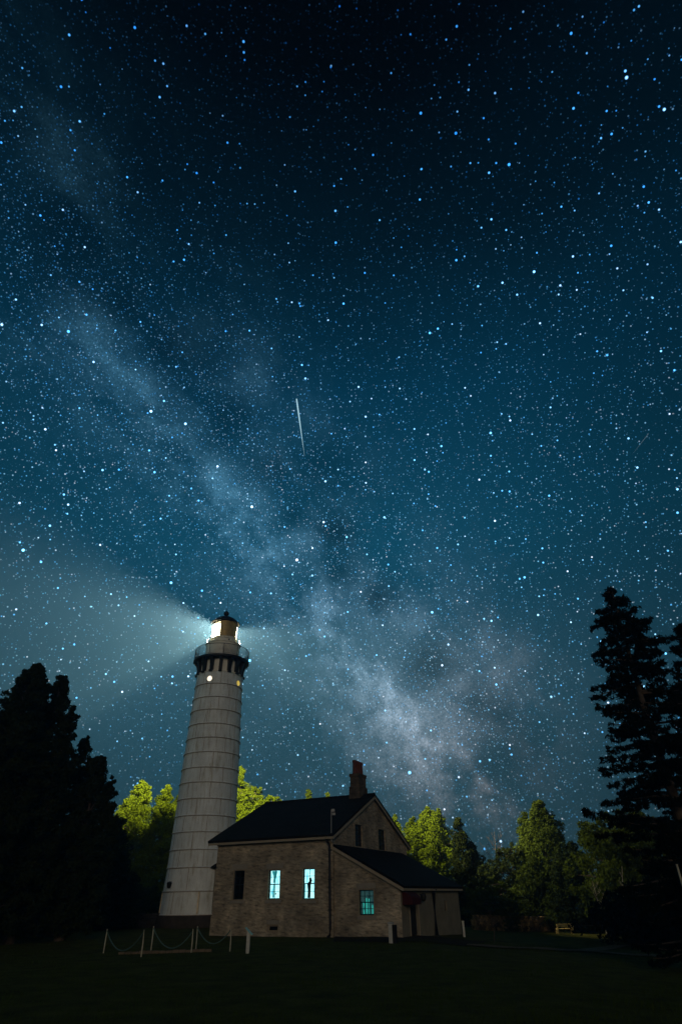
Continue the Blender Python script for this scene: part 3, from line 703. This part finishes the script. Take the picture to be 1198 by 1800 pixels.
b.add(v0+v1,[tuple(range(mm)),tuple(range(2*mm-1,mm-1,-1))]+[(i,mm+i,mm+(i+1)%mm,(i+1)%mm) for i in range(mm)]); b.build('awning',MAT['awning'],hs)
dsp=wallhit(761,1600,SO,B3)[0]
b=MB(); b.tube([(S_+.22,dsp,HSE-.12),(S_+.1,dsp,HSE-.32),(S_+.09,dsp,-.1),(S_+.25,dsp,-.22)],.11,10); b.build('downspout',MAT['downspout'],hs)
lz=wallhit(736,1577,SO,B3)
b=MB(); b.lathe([(.01,lz[1]-.2),(.12,lz[1]-.16),(.17,lz[1]),(.12,lz[1]+.16),(.01,lz[1]+.2)],14,c=(S_+.22,lz[0]+.1)); b.obox(Vector((S_,lz[0]+.07,lz[1]+.1)),X*.2,Y*.06,UP*.05); b.build('wall_lantern',MAT['black_iron'],hs)
s0,s1,z0,z1=slit
b=MB(); b.obox(Vector((S_-.15,s0,z0)),X*.05,Y*(s1-s0),UP*(z1-z0)); b.build('narrow_window',MAT['window_dark'],hs)
# covered passage to the tower, behind the left gable
ex_=-15.2; pp=O3+A3*15.2+B3*9.6; hz=zcol(pp.x,pp.y,1524)
b=MB(); b.obox((-L_-.02,9.6,-.8),(ex_+L_,0,0),(0,1.9,0),(0,0,hz+.8)); b.build('passage_wall',MAT['stucco'],hs)
b=MB(); top=Vector((-L_-.04,10.55,hz+.62))
for sg in (1,-1):
    run=Y*sg*1.22-UP*.72; n_=(UP+Y*sg*.6).normalized(); b.obox(top,X*(ex_+L_-.22),run,n_*.08)
b.build('passage_roof',MAT['shingle'],hs)

# ------------------------------------------------------------------ small things on the lawn
fl=empty('floodlight_pole',O3+A3*(-.08)-B3*.32,'thin pole with a small pale floodlight at the near corner of the house','floodlight')
zt_=zcol(fl.location.x,fl.location.y,1424); b=MB(); b.tube([(0,0,HE-.4),(0,0,zt_)],.022,8); b.tube([(0,0,HE-.38),(.18,.3,HE-.38)],.018,6); b.build('pole',MAT['meter_grey'],fl)
b=MB(); b.box((.10,0,zt_-.02),(.2,.14,.15)); b.box((.14,.02,zt_-.20),(.2,.14,.13)); b.build('lamp_head',MAT['meter_grey'],fl,bevel=.015)
mp=G(577,1645); mt_=empty('utility_box',(mp.x,mp.y-.1,0),'grey utility box on two short legs at the near corner of the house','utility box',RZ)
b=MB(); b.box((0,0,.62),(.34,.16,.5)); b.box((0,-.005,.90),(.26,.14,.1)); b.build('cabinet',MAT['meter_grey'],mt_,bevel=.02)
for sx in (-.1,.1): b=MB(); b.tube([(sx,0,-.05),(sx,0,.4)],.018,6); b.build('leg',MAT['meter_grey'],mt_)
ropes=[((189,1633),(182,1675)),((253,1634),(248,1682)),((270,1628),(265,1673)),((339,1633),(336,1675)),((347,1628),(344,1670)),((405,1631),(404,1672))]
tops=[]; side=['leftmost thin pale stake of the roped enclosure','thin pale stake standing nearest the camera in the roped enclosure','thin pale stake just behind the nearest one of the enclosure','thin pale stake at the middle front of the roped enclosure','faint thin stake close behind the middle front stake','thin pale stake nearest the slanted white marker post']
for i,(tp,bp) in enumerate(ropes):
    g=G(*bp); zt_=zcol(g.x,g.y,tp[1]); lx=atY(tp[0],tp[1],g.y).x-g.x
    b=MB(); b.tube([(0,0,-.1),(0,0,(zt_-g.z)*.5),(lx*.6,0,zt_-g.z)],[.026,.024,.02],8); o=b.build('rope_stake',MAT['post_wood']); o.location=g
    tag(o,side[i],'stake',group='stakes of the roped enclosure'); tops.append(g+Vector((lx*.6,0,zt_-g.z-.06)))
for n_,(i,j,sag,lb) in enumerate(((0,1,.62,'sagging green rope between the two leftmost stakes'),(2,3,.62,'sagging green rope between the third stake and the middle front stake'),(4,5,.5,'sagging green rope at the right end of the enclosure'),(1,3,.35,'slack green rope along the near side of the enclosure'))):
    if n_==3: continue
    pts=[tops[i].lerp(tops[j],q)-UP*(sag*4*q*(1-q)) for q in np.linspace(0,1,16)]
    b=MB(); b.tube([p-pts[0] for p in pts],.022,6); o=b.build('rope',MAT['rope']); o.location=pts[0]; tag(o,lb,'rope',group='ropes of the enclosure')
p0_,p1_=G(208,1678),G(372,1673)
b=MB(); nn=14; random.seed(4)
for i in range(nn):
    q=p0_.lerp(p1_,(i+.5)/nn); l=(p1_-p0_).length/nn
    b.box((q.x-p0_.x,q.y-p0_.y,.03+random.uniform(-.015,.02)),(l*.97,.16,.12),math.atan2(p1_.y-p0_.y,p1_.x-p0_.x)+random.uniform(-.03,.03))
o=b.build('bed_edging',MAT['concrete'],bevel=.02); o.location=p0_; tag(o,'low pale stone edging on the grass under the roped enclosure','garden edging')
g=G(435,1676); zt_=zcol(g.x,g.y,1637)-g.z
mk=empty('marker_post',g,'white square post with a slanted sign plate tinted with cyan light','marker post')
b=MB(); b.box((0,0,zt_/2-.05),(.13,.13,zt_+.1)); b.build('post',MAT['post_white'],mk,bevel=.008)
b=MB(); t=Vector((.27,0,-.22)).normalized(); b.obox(Vector((-.12,-.16,zt_+.13)),t*.36,Y*.32,t.cross(Y)*-.03); b.build('sign_plate',MAT['tinted_sign'],mk)
g=G(418,1645); b=MB(); b.box((0,0,.22),(.09,.09,.62)); b.box((0,0,.55),(.11,.11,.04)); o=b.build('short_post',MAT['meter_grey'],bevel=.008); o.location=g; tag(o,'short faint grey post by the house wall behind the marker post','post')
g=G(688,1658); zt_=zcol(g.x,g.y,1623)-g.z
o=empty('bollard',g,'pale square bollard on the grass before the house extension','bollard',RZ)
b=MB(); b.box((0,0,zt_/2-.05),(.19,.19,zt_+.06)); b.build('post',MAT['post_white'],o,bevel=.012)
b=MB(); b.box((0,0,zt_+.01),(.24,.24,.06)); b.build('cap',MAT['meter_grey'],o,bevel=.01)
b=MB(); b.obox((.1,-.11,.0),X*.14,Y*.24,UP*(zt_*.93)); b.build('dark_side',MAT['black_iron'],o)  # black block that makes one side of the bollard darker
for px,y0_,y1_,lb in ((815.5,1620,1647,'thin pale post just right of the house extension'),(1113,1622,1636,'faint grey leaning post under the trees at right')):
    g=G(px,y1_); zt_=zcol(g.x,g.y,y0_)-g.z; b=MB(); b.box((0,0,zt_/2-.05),(.12,.12,zt_+.1)); b.box((0,0,zt_+.02),(.15,.15,.04)); o=b.build('white_post',MAT['post_white'] if px<900 else MAT['concrete'],bevel=.008); o.location=g; tag(o,lb,'post')
# pole at the right edge, near
pa=atY(1189,1519,24); b=MB(); b.tube([(0,0,0),(-.02,0,pa.z-gz(pa.x,24))],[.045,.035],10); o=b.build('pale_pole',MAT['post_wood']); o.location=(pa.x,24,gz(pa.x,24)); tag(o,'slim pale wooden pole at the right edge of the picture','pole')
# sapling with its stake
g=G(863,1648); 
# bench
gl,gr=G(982,1641.5),G(1003.5,1641.5); bz=-.05; bw=abs(gr.x-gl.x)
zt_=zcol(gl.x,gl.y,1624)-gl.z; be=empty('park_bench',(gl+gr)/2,'small yellowish wooden bench on the far lawn near the stone wall','bench',bz)
for sx in (-1,1):
    b=MB(); b.obox((sx*bw/2-.05,-.28,-.08),(.10,0,0),(0,.08,0),(-.0,.02,zt_*.95+.08)); b.obox((sx*bw/2-.04,.22,-.08),(.08,0,0),(0,.07,0),(0,0,zt_*.5)); b.obox((sx*bw/2-.035,-.26,zt_*.42),(.07,0,0),(0,.52,0),(0,0,.06)); b.build('leg',MAT['bench_wood'],be)
b=MB(); 
for i in range(2): b.box((0,-.29+.005*i,zt_*(.97-.17*i)),(bw+.16,.035,zt_*.13))
b.build('backrest',MAT['bench_wood'],be,bevel=.006)
b=MB()
for i in range(4): b.box((0,-.18+.13*i,zt_*.52),(bw+.12,.11,.04))
b.build('seat',MAT['bench_wood'],be,bevel=.006)
# dry stone walls
def rubble(name,p0,p1,h,label,seed,m='wall_stone',sz=.32):
    rnd=random.Random(seed); d=p1-p0; L=math.hypot(d.x,d.y); az=math.atan2(d.y,d.x); b=MB(); z=0
    row=0
    while z<h:
        rh=rnd.uniform(.6,1.0)*sz*.6; x=-rnd.random()*sz
        while x<L:
            lw=rnd.uniform(.6,1.5)*sz
            if rnd.random()<.93 or z<h*.6:
                f=(x+lw/2)/L; f=max(0,min(1,f)); zz=p0.z*(1-f)+p1.z*f-p0.z
                cxx,cyy=(x+lw/2)*math.cos(az),(x+lw/2)*math.sin(az); j=lambda a:rnd.uniform(-a,a)
                n0=len(b.v); b.box((cxx,cyy,zz+z+rh/2+j(.02)),(lw*.96,.5+j(.08),rh*.97),az+j(.05),taper=rnd.uniform(.8,.95))
                for q in range(n0,len(b.v)): v=b.v[q]; b.v[q]=(v[0]+j(.03),v[1]+j(.03),v[2]+j(.02))
            x+=lw
        z+=rh; row+=1
    b.box((d.x/2,d.y/2,h*.30+(p1.z-p0.z)/2-.2),(L*.98,.16,h*.6),az)
    o=b.build(name,MAT[m],bevel=.02); o.location=p0; return tag(o,label,'stone wall')
wl0,wl1=G(836,1635),G(992,1637)
rubble('dry_stone_wall',wl0,wl1,.95,'low dry stone wall below the trees behind the bench',3)
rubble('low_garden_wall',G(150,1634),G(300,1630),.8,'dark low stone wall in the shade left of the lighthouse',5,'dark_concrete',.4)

# ------------------------------------------------------------------ trees
def leaves_obj(name,centers,radii,n_per,leaf,seed,m,parent,flat=.7,up=0.0,droop=0,asp=.55):
    rs=np.random.RandomState(seed); C=np.repeat(np.array(centers),n_per,0); Rr=np.repeat(np.array(radii),n_per)
    n=len(C); v=rs.normal(size=(n,3)); v/=np.linalg.norm(v,axis=1)[:,None]; rho=rs.uniform(.25,1,n)**.6
    off=v*(rho*Rr)[:,None]; off[:,2]*=flat; P=C+off
    nrm=rs.normal(size=(n,3))+v*.9; nrm[:,2]+=up; nrm/=np.linalg.norm(nrm,axis=1)[:,None]
    a=np.cross(nrm,rs.normal(size=(n,3))); a/=np.linalg.norm(a,axis=1)[:,None]; a[:,2]-=droop; b=np.cross(nrm,a)
    s=leaf*rs.uniform(.6,1.35,n); a*=s[:,None]; b*=(s*asp)[:,None]
    V=np.stack([P-a,P+b*.9+a*.1,P+a,P-b*.9+a*.1],1).reshape(-1,3)
    me=bpy.data.meshes.new(name); me.vertices.add(4*n); me.vertices.foreach_set('co',V.astype(np.float32).ravel())
    me.loops.add(4*n); me.loops.foreach_set('vertex_index',np.arange(4*n,dtype=np.int32))
    me.polygons.add(n); me.polygons.foreach_set('loop_start',np.arange(0,4*n,4,dtype=np.int32)); 
    me.materials.append(MAT[m]); me.update(calc_edges=True)
    return link(bpy.data.objects.new(name,me),parent)
PROF={'cone':lambda t:(1-t)**.8*.96+.04,'plume':lambda t:(max(0,1-t)**.55)*(.55+.45*min(1,t*3+.3)),'round':lambda t:math.sqrt(max(0,1-(2*t-1)**2))**.8*.9+.1,
      'col':lambda t:(1-t**3)**.6*(.7+.3*math.sin(t*3.1))}
def place(px,py,Yd): 
    p=atY(px,py,Yd); return p
def tree(name,label,cat,leaders,Yd,base_px=None,m='cedar',seed=1,leaf=.16,dens=1.0,group=None,z0f=.06,clr=.55,barkm='bark',zb=None,npc=46):
    """leaders: list of (px,py of tip, radius m, profile, dy)"""
    rnd=random.Random(seed); tips=[]
    for (px,py,r_,pf,dy) in leaders: p=place(px,py,Yd+dy); tips.append((p,r_,pf))
    bx=sum(t[0].x*t[1] for t in tips)/sum(t[1] for t in tips) if base_px is None else atY(*base_px,Yd).x
    zg=gz(bx,Yd); root=empty(name,(bx,Yd,zg),label,cat,group=group); base=Vector((bx,Yd,zg))
    C=[];Q=[]; tr=MB()
    for (p,r_,pf) in tips:
        tip=p-base; H=tip.z; foot=Vector((tip.x*.0,tip.y*.0,-.1)); mid=Vector((tip.x*.75,tip.y*.75,H*.35))
        ax=lambda t: foot.lerp(mid,t/.35) if t<.35 else mid.lerp(tip,(t-.35)/.65)
        tr.tube([ax(t) for t in (0,.12,.35,.55,.8,.97)],[.035*H*.55+.05,.024*H*.6+.04,.018*H*.6+.03,.05+.006*H,.035,.01],8)
        ph=[rnd.uniform(0,6.28) for _ in range(6)]
        vol=r_*H; n=int(max(30,vol*r_*4.6*dens/(clr*clr)*.30))
        for i in range(n):
            t=z0f+(1-z0f)*rnd.random()**1.15; a=rnd.uniform(0,2*math.pi)
            lump=1+.22*math.sin(3*a+ph[0]+9*t)+.16*math.sin(5*a+ph[1]-14*t)+.12*math.sin(23*t+ph[2])
            R_=r_*PROF[pf](t)*lump; rho=R_*(rnd.random()**.38)
            c=ax(t)+Vector((math.cos(a)*rho,math.sin(a)*rho,rnd.uniform(-.2,.2)))
            rr=clr*rnd.uniform(.55,1.15)*(.35+.65*min(1,(1-t)*4+.1)); C.append(tuple(c)); Q.append(rr)
            if i%5==0:
                s=ax(max(0,t-.05)); tr.tube([s,s.lerp(c,.55)+Vector((0,0,.08)),c],[.05,.03,.01],4)
    tr.build('trunk',MAT[barkm],root)
    leaves_obj('crown',C,Q,npc,leaf,seed*7+1,m,root,flat=.85)
    return root
g1='dark cedars at the left edge'
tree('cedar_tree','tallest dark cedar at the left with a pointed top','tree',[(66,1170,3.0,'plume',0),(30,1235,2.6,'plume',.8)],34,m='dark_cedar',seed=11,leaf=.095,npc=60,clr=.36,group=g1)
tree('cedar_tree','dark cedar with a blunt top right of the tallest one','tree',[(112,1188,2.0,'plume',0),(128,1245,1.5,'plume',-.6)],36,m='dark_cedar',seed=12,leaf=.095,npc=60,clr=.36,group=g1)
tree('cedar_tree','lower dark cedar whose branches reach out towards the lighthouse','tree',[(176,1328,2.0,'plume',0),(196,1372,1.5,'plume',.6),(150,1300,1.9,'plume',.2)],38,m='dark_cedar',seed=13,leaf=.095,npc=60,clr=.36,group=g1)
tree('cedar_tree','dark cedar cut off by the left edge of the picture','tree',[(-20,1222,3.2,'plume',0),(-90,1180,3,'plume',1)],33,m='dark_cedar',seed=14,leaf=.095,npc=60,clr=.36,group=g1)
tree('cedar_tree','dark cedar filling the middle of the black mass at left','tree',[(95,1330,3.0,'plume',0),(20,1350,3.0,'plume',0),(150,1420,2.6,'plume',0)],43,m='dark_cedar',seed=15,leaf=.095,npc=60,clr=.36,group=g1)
g2='trees lit yellow green by the lantern behind the lighthouse'
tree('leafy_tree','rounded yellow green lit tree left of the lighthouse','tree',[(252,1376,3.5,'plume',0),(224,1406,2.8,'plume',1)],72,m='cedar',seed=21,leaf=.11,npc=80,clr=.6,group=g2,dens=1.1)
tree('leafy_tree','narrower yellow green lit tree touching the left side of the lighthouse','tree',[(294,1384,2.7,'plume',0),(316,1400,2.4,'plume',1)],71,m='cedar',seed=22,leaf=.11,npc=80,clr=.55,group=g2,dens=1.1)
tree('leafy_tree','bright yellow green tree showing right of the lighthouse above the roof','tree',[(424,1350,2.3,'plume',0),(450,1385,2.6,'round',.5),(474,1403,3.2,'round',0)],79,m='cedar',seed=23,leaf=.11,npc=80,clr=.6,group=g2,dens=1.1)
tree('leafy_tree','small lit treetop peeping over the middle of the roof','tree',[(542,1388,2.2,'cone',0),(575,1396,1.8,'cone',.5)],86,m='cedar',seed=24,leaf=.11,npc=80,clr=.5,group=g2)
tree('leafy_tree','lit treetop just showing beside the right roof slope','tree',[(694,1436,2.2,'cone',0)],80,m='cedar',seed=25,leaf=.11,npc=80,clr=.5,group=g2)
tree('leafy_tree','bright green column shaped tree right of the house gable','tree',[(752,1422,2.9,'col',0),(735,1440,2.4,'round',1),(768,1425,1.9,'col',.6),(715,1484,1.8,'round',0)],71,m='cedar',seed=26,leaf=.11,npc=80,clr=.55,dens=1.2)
tree('cedar_tree','dark pointed tree with a lit tip between the bright tree and the bare one','tree',[(804,1440,2.0,'cone',0),(828,1485,2.4,'cone',1),(838,1515,1.6,'cone',-.5)],62.5,m='bush',seed=27,leaf=.11,npc=70,clr=.5)  # darker leaf colour stands in for shade on this tree
tree('conifer_tree','large dark green conifer with two tips behind the stone wall','tree',[(944,1411,4.0,'cone',0),(921,1430,2.6,'cone',.8)],60,m='olive_leaf',seed=31,leaf=.11,npc=70,clr=.6,z0f=.10)
tree('cedar_tree','shorter dark green conifer right of the two tipped one','tree',[(1002,1484,3.0,'cone',0),(985,1500,2.5,'cone',0)],58,m='dark_cedar',seed=32,leaf=.105,npc=95,clr=.55)
tree('leafy_tree','broad dim olive tree behind the low branch of the big spruce','tree',[(1090,1428,3.6,'round',0),(1055,1450,3.0,'round',.5),(1130,1445,3.0,'round',0)],52,m='olive_leaf',seed=33,leaf=.11,npc=70,clr=.55)
tree('leafy_tree','soft pale green bushy tree left of the two tipped conifer','tree',[(897,1488,2.3,'round',0),(870,1520,2.0,'round',.5)],61,m='bush',seed=34,leaf=.13,clr=.5)
tree('shrub','dark round shrub at the left end of the stone wall','shrub',[(862,1548,2.2,'round',0)],57,m='olive_leaf',seed=35,leaf=.11,npc=70,clr=.45)
tree('shrub','black shrubbery below the trees at the right edge','shrub',[(1130,1560,3.0,'round',0),(1190,1540,3.4,'round',0),(1080,1590,2.4,'round',0)],42,m='spruce',seed=36,leaf=.14,clr=.55)
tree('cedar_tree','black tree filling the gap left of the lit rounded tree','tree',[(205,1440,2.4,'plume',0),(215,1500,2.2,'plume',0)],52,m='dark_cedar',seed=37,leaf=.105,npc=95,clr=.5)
tree('shrub','dark shrub in the shade at the foot of the lighthouse left side','shrub',[(240,1560,3.0,'round',0),(180,1555,3,'round',0)],62,m='dark_cedar',seed=38,leaf=.105,npc=95,clr=.55)

# branchy tree with visible gaps: the big near spruce at the right
def spruce(name,label,px,py,Yd,rmax,seed,nbr,prof,leaf,m,extra=(),tfrom=.04):
    rnd=random.Random(seed); tip=atY(px,py,Yd); zg=gz(tip.x,Yd); base=Vector((tip.x,Yd,zg)); H=tip.z-zg
    root=empty(name,base,label,'tree'); tr=MB(); tr.tube([(0,0,-.2),(.1,0,H*.3),(-.05,.1,H*.6),(0,0,H)],[.30,.22,.13,.02],10)
    C=[];Q=[]
    brs=[]
    for i in range(nbr):
        t=tfrom+(1-tfrom)*(i+rnd.random())/nbr; brs.append((t,rnd.uniform(0,6.283),rmax*prof(t)*rnd.uniform(.72,1.12),rnd.uniform(-.05,.22)))
    for e in extra: brs.append(e)
    for (t,a,ln,rise) in brs:
        s=Vector((0,0,H*t)); d=Vector((math.cos(a),math.sin(a),0)); pts=[]
        for q in range(7):
            f=q/6; pts.append(s+d*(ln*f)+Vector((0,0,ln*(rise*f-.28*f*f+ .16*f**4))))
        tr.tube(pts,[.05*(1-f/6)+.008 for f in range(7)],5)
        sd=Vector((-d.y,d.x,0)); nst=max(3,int(ln/.19))
        for q in range(nst):
            f=.12+.88*(q+rnd.random()*.6)/nst; k=min(5,int(f*6)); c=pts[k].lerp(pts[k+1],f*6-k)
            wd=.42*ln**.6*(1.05-f)*rnd.uniform(.6,1.2)
            for sg in (-1,0,1):
                if rnd.random()<.24: continue
                cc=c+sd*(sg*wd)+d*(rnd.uniform(-.1,.15))+Vector((0,0,rnd.uniform(-.16,.04)-abs(sg)*.06)); C.append(tuple(cc)); Q.append(rnd.uniform(.09,.22))
    tr.build('trunk',MAT['bark'],root)
    leaves_obj('crown',C,Q,22,leaf*1.25,seed,m,root,flat=.5,droop=.3,asp=.32)
    return root
sp_prof=lambda t:(1-t)**.52*(.92+.08*math.sin(t*17))*(.62+.38*min(1,t*2.2+.1))
spruce('spruce_tree','tall black spruce with open branches against the stars at right',1072,1030,26,4.0,51,160,sp_prof,.075,'spruce',extra=[(.30,math.pi+.1,3.9,.30),(.28,math.pi-.15,3.3,.2),(.31,math.pi+.3,3.0,.25)])
spruce('spruce_tree','second black spruce cut off by the right edge of the picture',1200,1092,28,4.6,52,135,sp_prof,.09,'spruce')
# thin bare tree
def bare(name,label,px,py,Yd,base_px,seed,m,spread,nb,lean=0,thick=.06):
    rnd=random.Random(seed); tip=atY(px,py,Yd); b0=atY(base_px,1625,Yd); zg=gz(b0.x,Yd); root=empty(name,(b0.x,Yd,zg),label,'tree'); tp=Vector((tip.x-b0.x,0,tip.z-zg)); tr=MB(); br=MB()
    P_=[Vector((0,0,-.1)),tp*.35+Vector((.1,0,0)),tp*.7,tp]; tr.tube(P_,[thick,thick*.8,thick*.5,.012],8); tr.build('trunk',MAT[m],root)
    for i in range(nb):
        t=.35+.6*i/nb; s=tp*t; a=rnd.uniform(-1,1); l=spread*(1.2-t)*rnd.uniform(.7,1.3); d=Vector((math.copysign(1,a)*(.4+abs(a)*.5),rnd.uniform(-.5,.5),rnd.uniform(.5,1.1))); e=s+d*l
        br.tube([s,s.lerp(e,.5)+Vector((0,0,-.12*l)),e],[thick*.35,thick*.2,.006],5)
        for k in range(6):
            s2=s.lerp(e,.3+.12*k); e2=s2+Vector((rnd.uniform(-.6,.6),rnd.uniform(-.4,.4),rnd.uniform(.3,.9)))*l*.45; br.tube([s2,e2],[thick*.15,.005],4)
    br.build('branches',MAT[m],root); return root
bare('bare_tree','thin bare tree with upright twigs against the low stars',868,1462,63,880,61,'bark',2.6,16,thick=.10)
bare('birch_sapling','pale crooked thin trunk in front of the dark trees at right',1040,1548,50,1062,62,'pale_bark',1.2,6,thick=.07)
bare('birch_sapling','pale forked thin trunk just left of the big black spruce',1092,1522,48,1092,63,'pale_bark',1.0,5,thick=.08)
bare('young_tree','dark slender young tree on the lawn in front of the stone wall',860,1600,40,864,64,'bark',.7,5,thick=.04)

# ------------------------------------------------------------------ bright and faint satellite trails in the sky, as glowing tubes
def streak(name,label,p0,p1,wd,e,col_):
    a=raydir(*p0)*900+CAM; b_=raydir(*p1)*900+CAM; m=MB(); n=14
    pts=[(b_-a)*(i/n) for i in range(n+1)]; rs=[wd*(.25+.75*math.sin(math.pi*min(1,.25+i/n*.75))**1.2)*(1-.75*(i/n)) for i in range(n+1)]
    m.tube(pts,rs,6); emis(name+'_glow',col_,e); o=m.build(name,MAT[name+'_glow']); o.location=a; return tag(o,label,'satellite_trail')
streak('satellite_trail','bright white blue satellite streak in the middle of the starry sky',(521,701),(535,802),1.15,.85,(.50,.85,1))
streak('faint_trail','short faint streak near the right edge of the sky',(1139,762),(1110,799),.5,.14,(.45,.75,1))

# ------------------------------------------------------------------ grass blades on the lawn
rs=np.random.RandomState(9); n=90000; yy=4+34*rs.uniform(0,1,n)**1.1; xx=(rs.uniform(-.62,.62,n))*(yy+4)
zz=np.array([uneven(a,b) for a,b in zip(xx,yy)]); P_=np.stack([xx,yy,zz-.01],1); hh_=rs.uniform(.04,.10,n)*(1+.5*np.sin(xx*1.3)*np.sin(yy*.9)); aa=rs.uniform(0,6.28,n); wv_=np.stack([np.cos(aa),np.sin(aa),np.zeros(n)],1)*.008
tip_=P_+np.stack([rs.normal(0,.03,n),rs.normal(0,.03,n),hh_],1); V_=np.stack([P_-wv_,P_+wv_,tip_],1).reshape(-1,3).astype(np.float32)
me=bpy.data.meshes.new('grass'); me.vertices.add(3*n); me.vertices.foreach_set('co',V_.ravel()); me.loops.add(3*n); me.loops.foreach_set('vertex_index',np.arange(3*n,dtype=np.int32)); me.polygons.add(n); me.polygons.foreach_set('loop_start',np.arange(0,3*n,3,dtype=np.int32)); me.materials.append(MAT['olive_leaf']); me.update(calc_edges=True)
tag(link(bpy.data.objects.new('grass',me)),'short dark mown grass of the foreground lawn','grass',kind='stuff')

# ------------------------------------------------------------------ haze that shows the lantern beams
b=MB(); b.box((0,95,15),(324,255,35)); hz_=b.build('haze',None if False else MAT['concrete'])
hm=bpy.data.materials.new('haze'); hm.use_nodes=True; t=NT(hm.node_tree)
for n in list(t.n): t.n.remove(n)
o_=t.add('ShaderNodeOutputMaterial'); pv=t.add('ShaderNodeVolumePrincipled'); t.link(pv.outputs[0],o_.inputs['Volume'])
pv.inputs['Color'].default_value=(.38,.72,1,1); pv.inputs['Density'].default_value=.0012; pv.inputs['Anisotropy'].default_value=.55
hz_.data.materials[0]=hm; tag(hz_,kind='stuff')
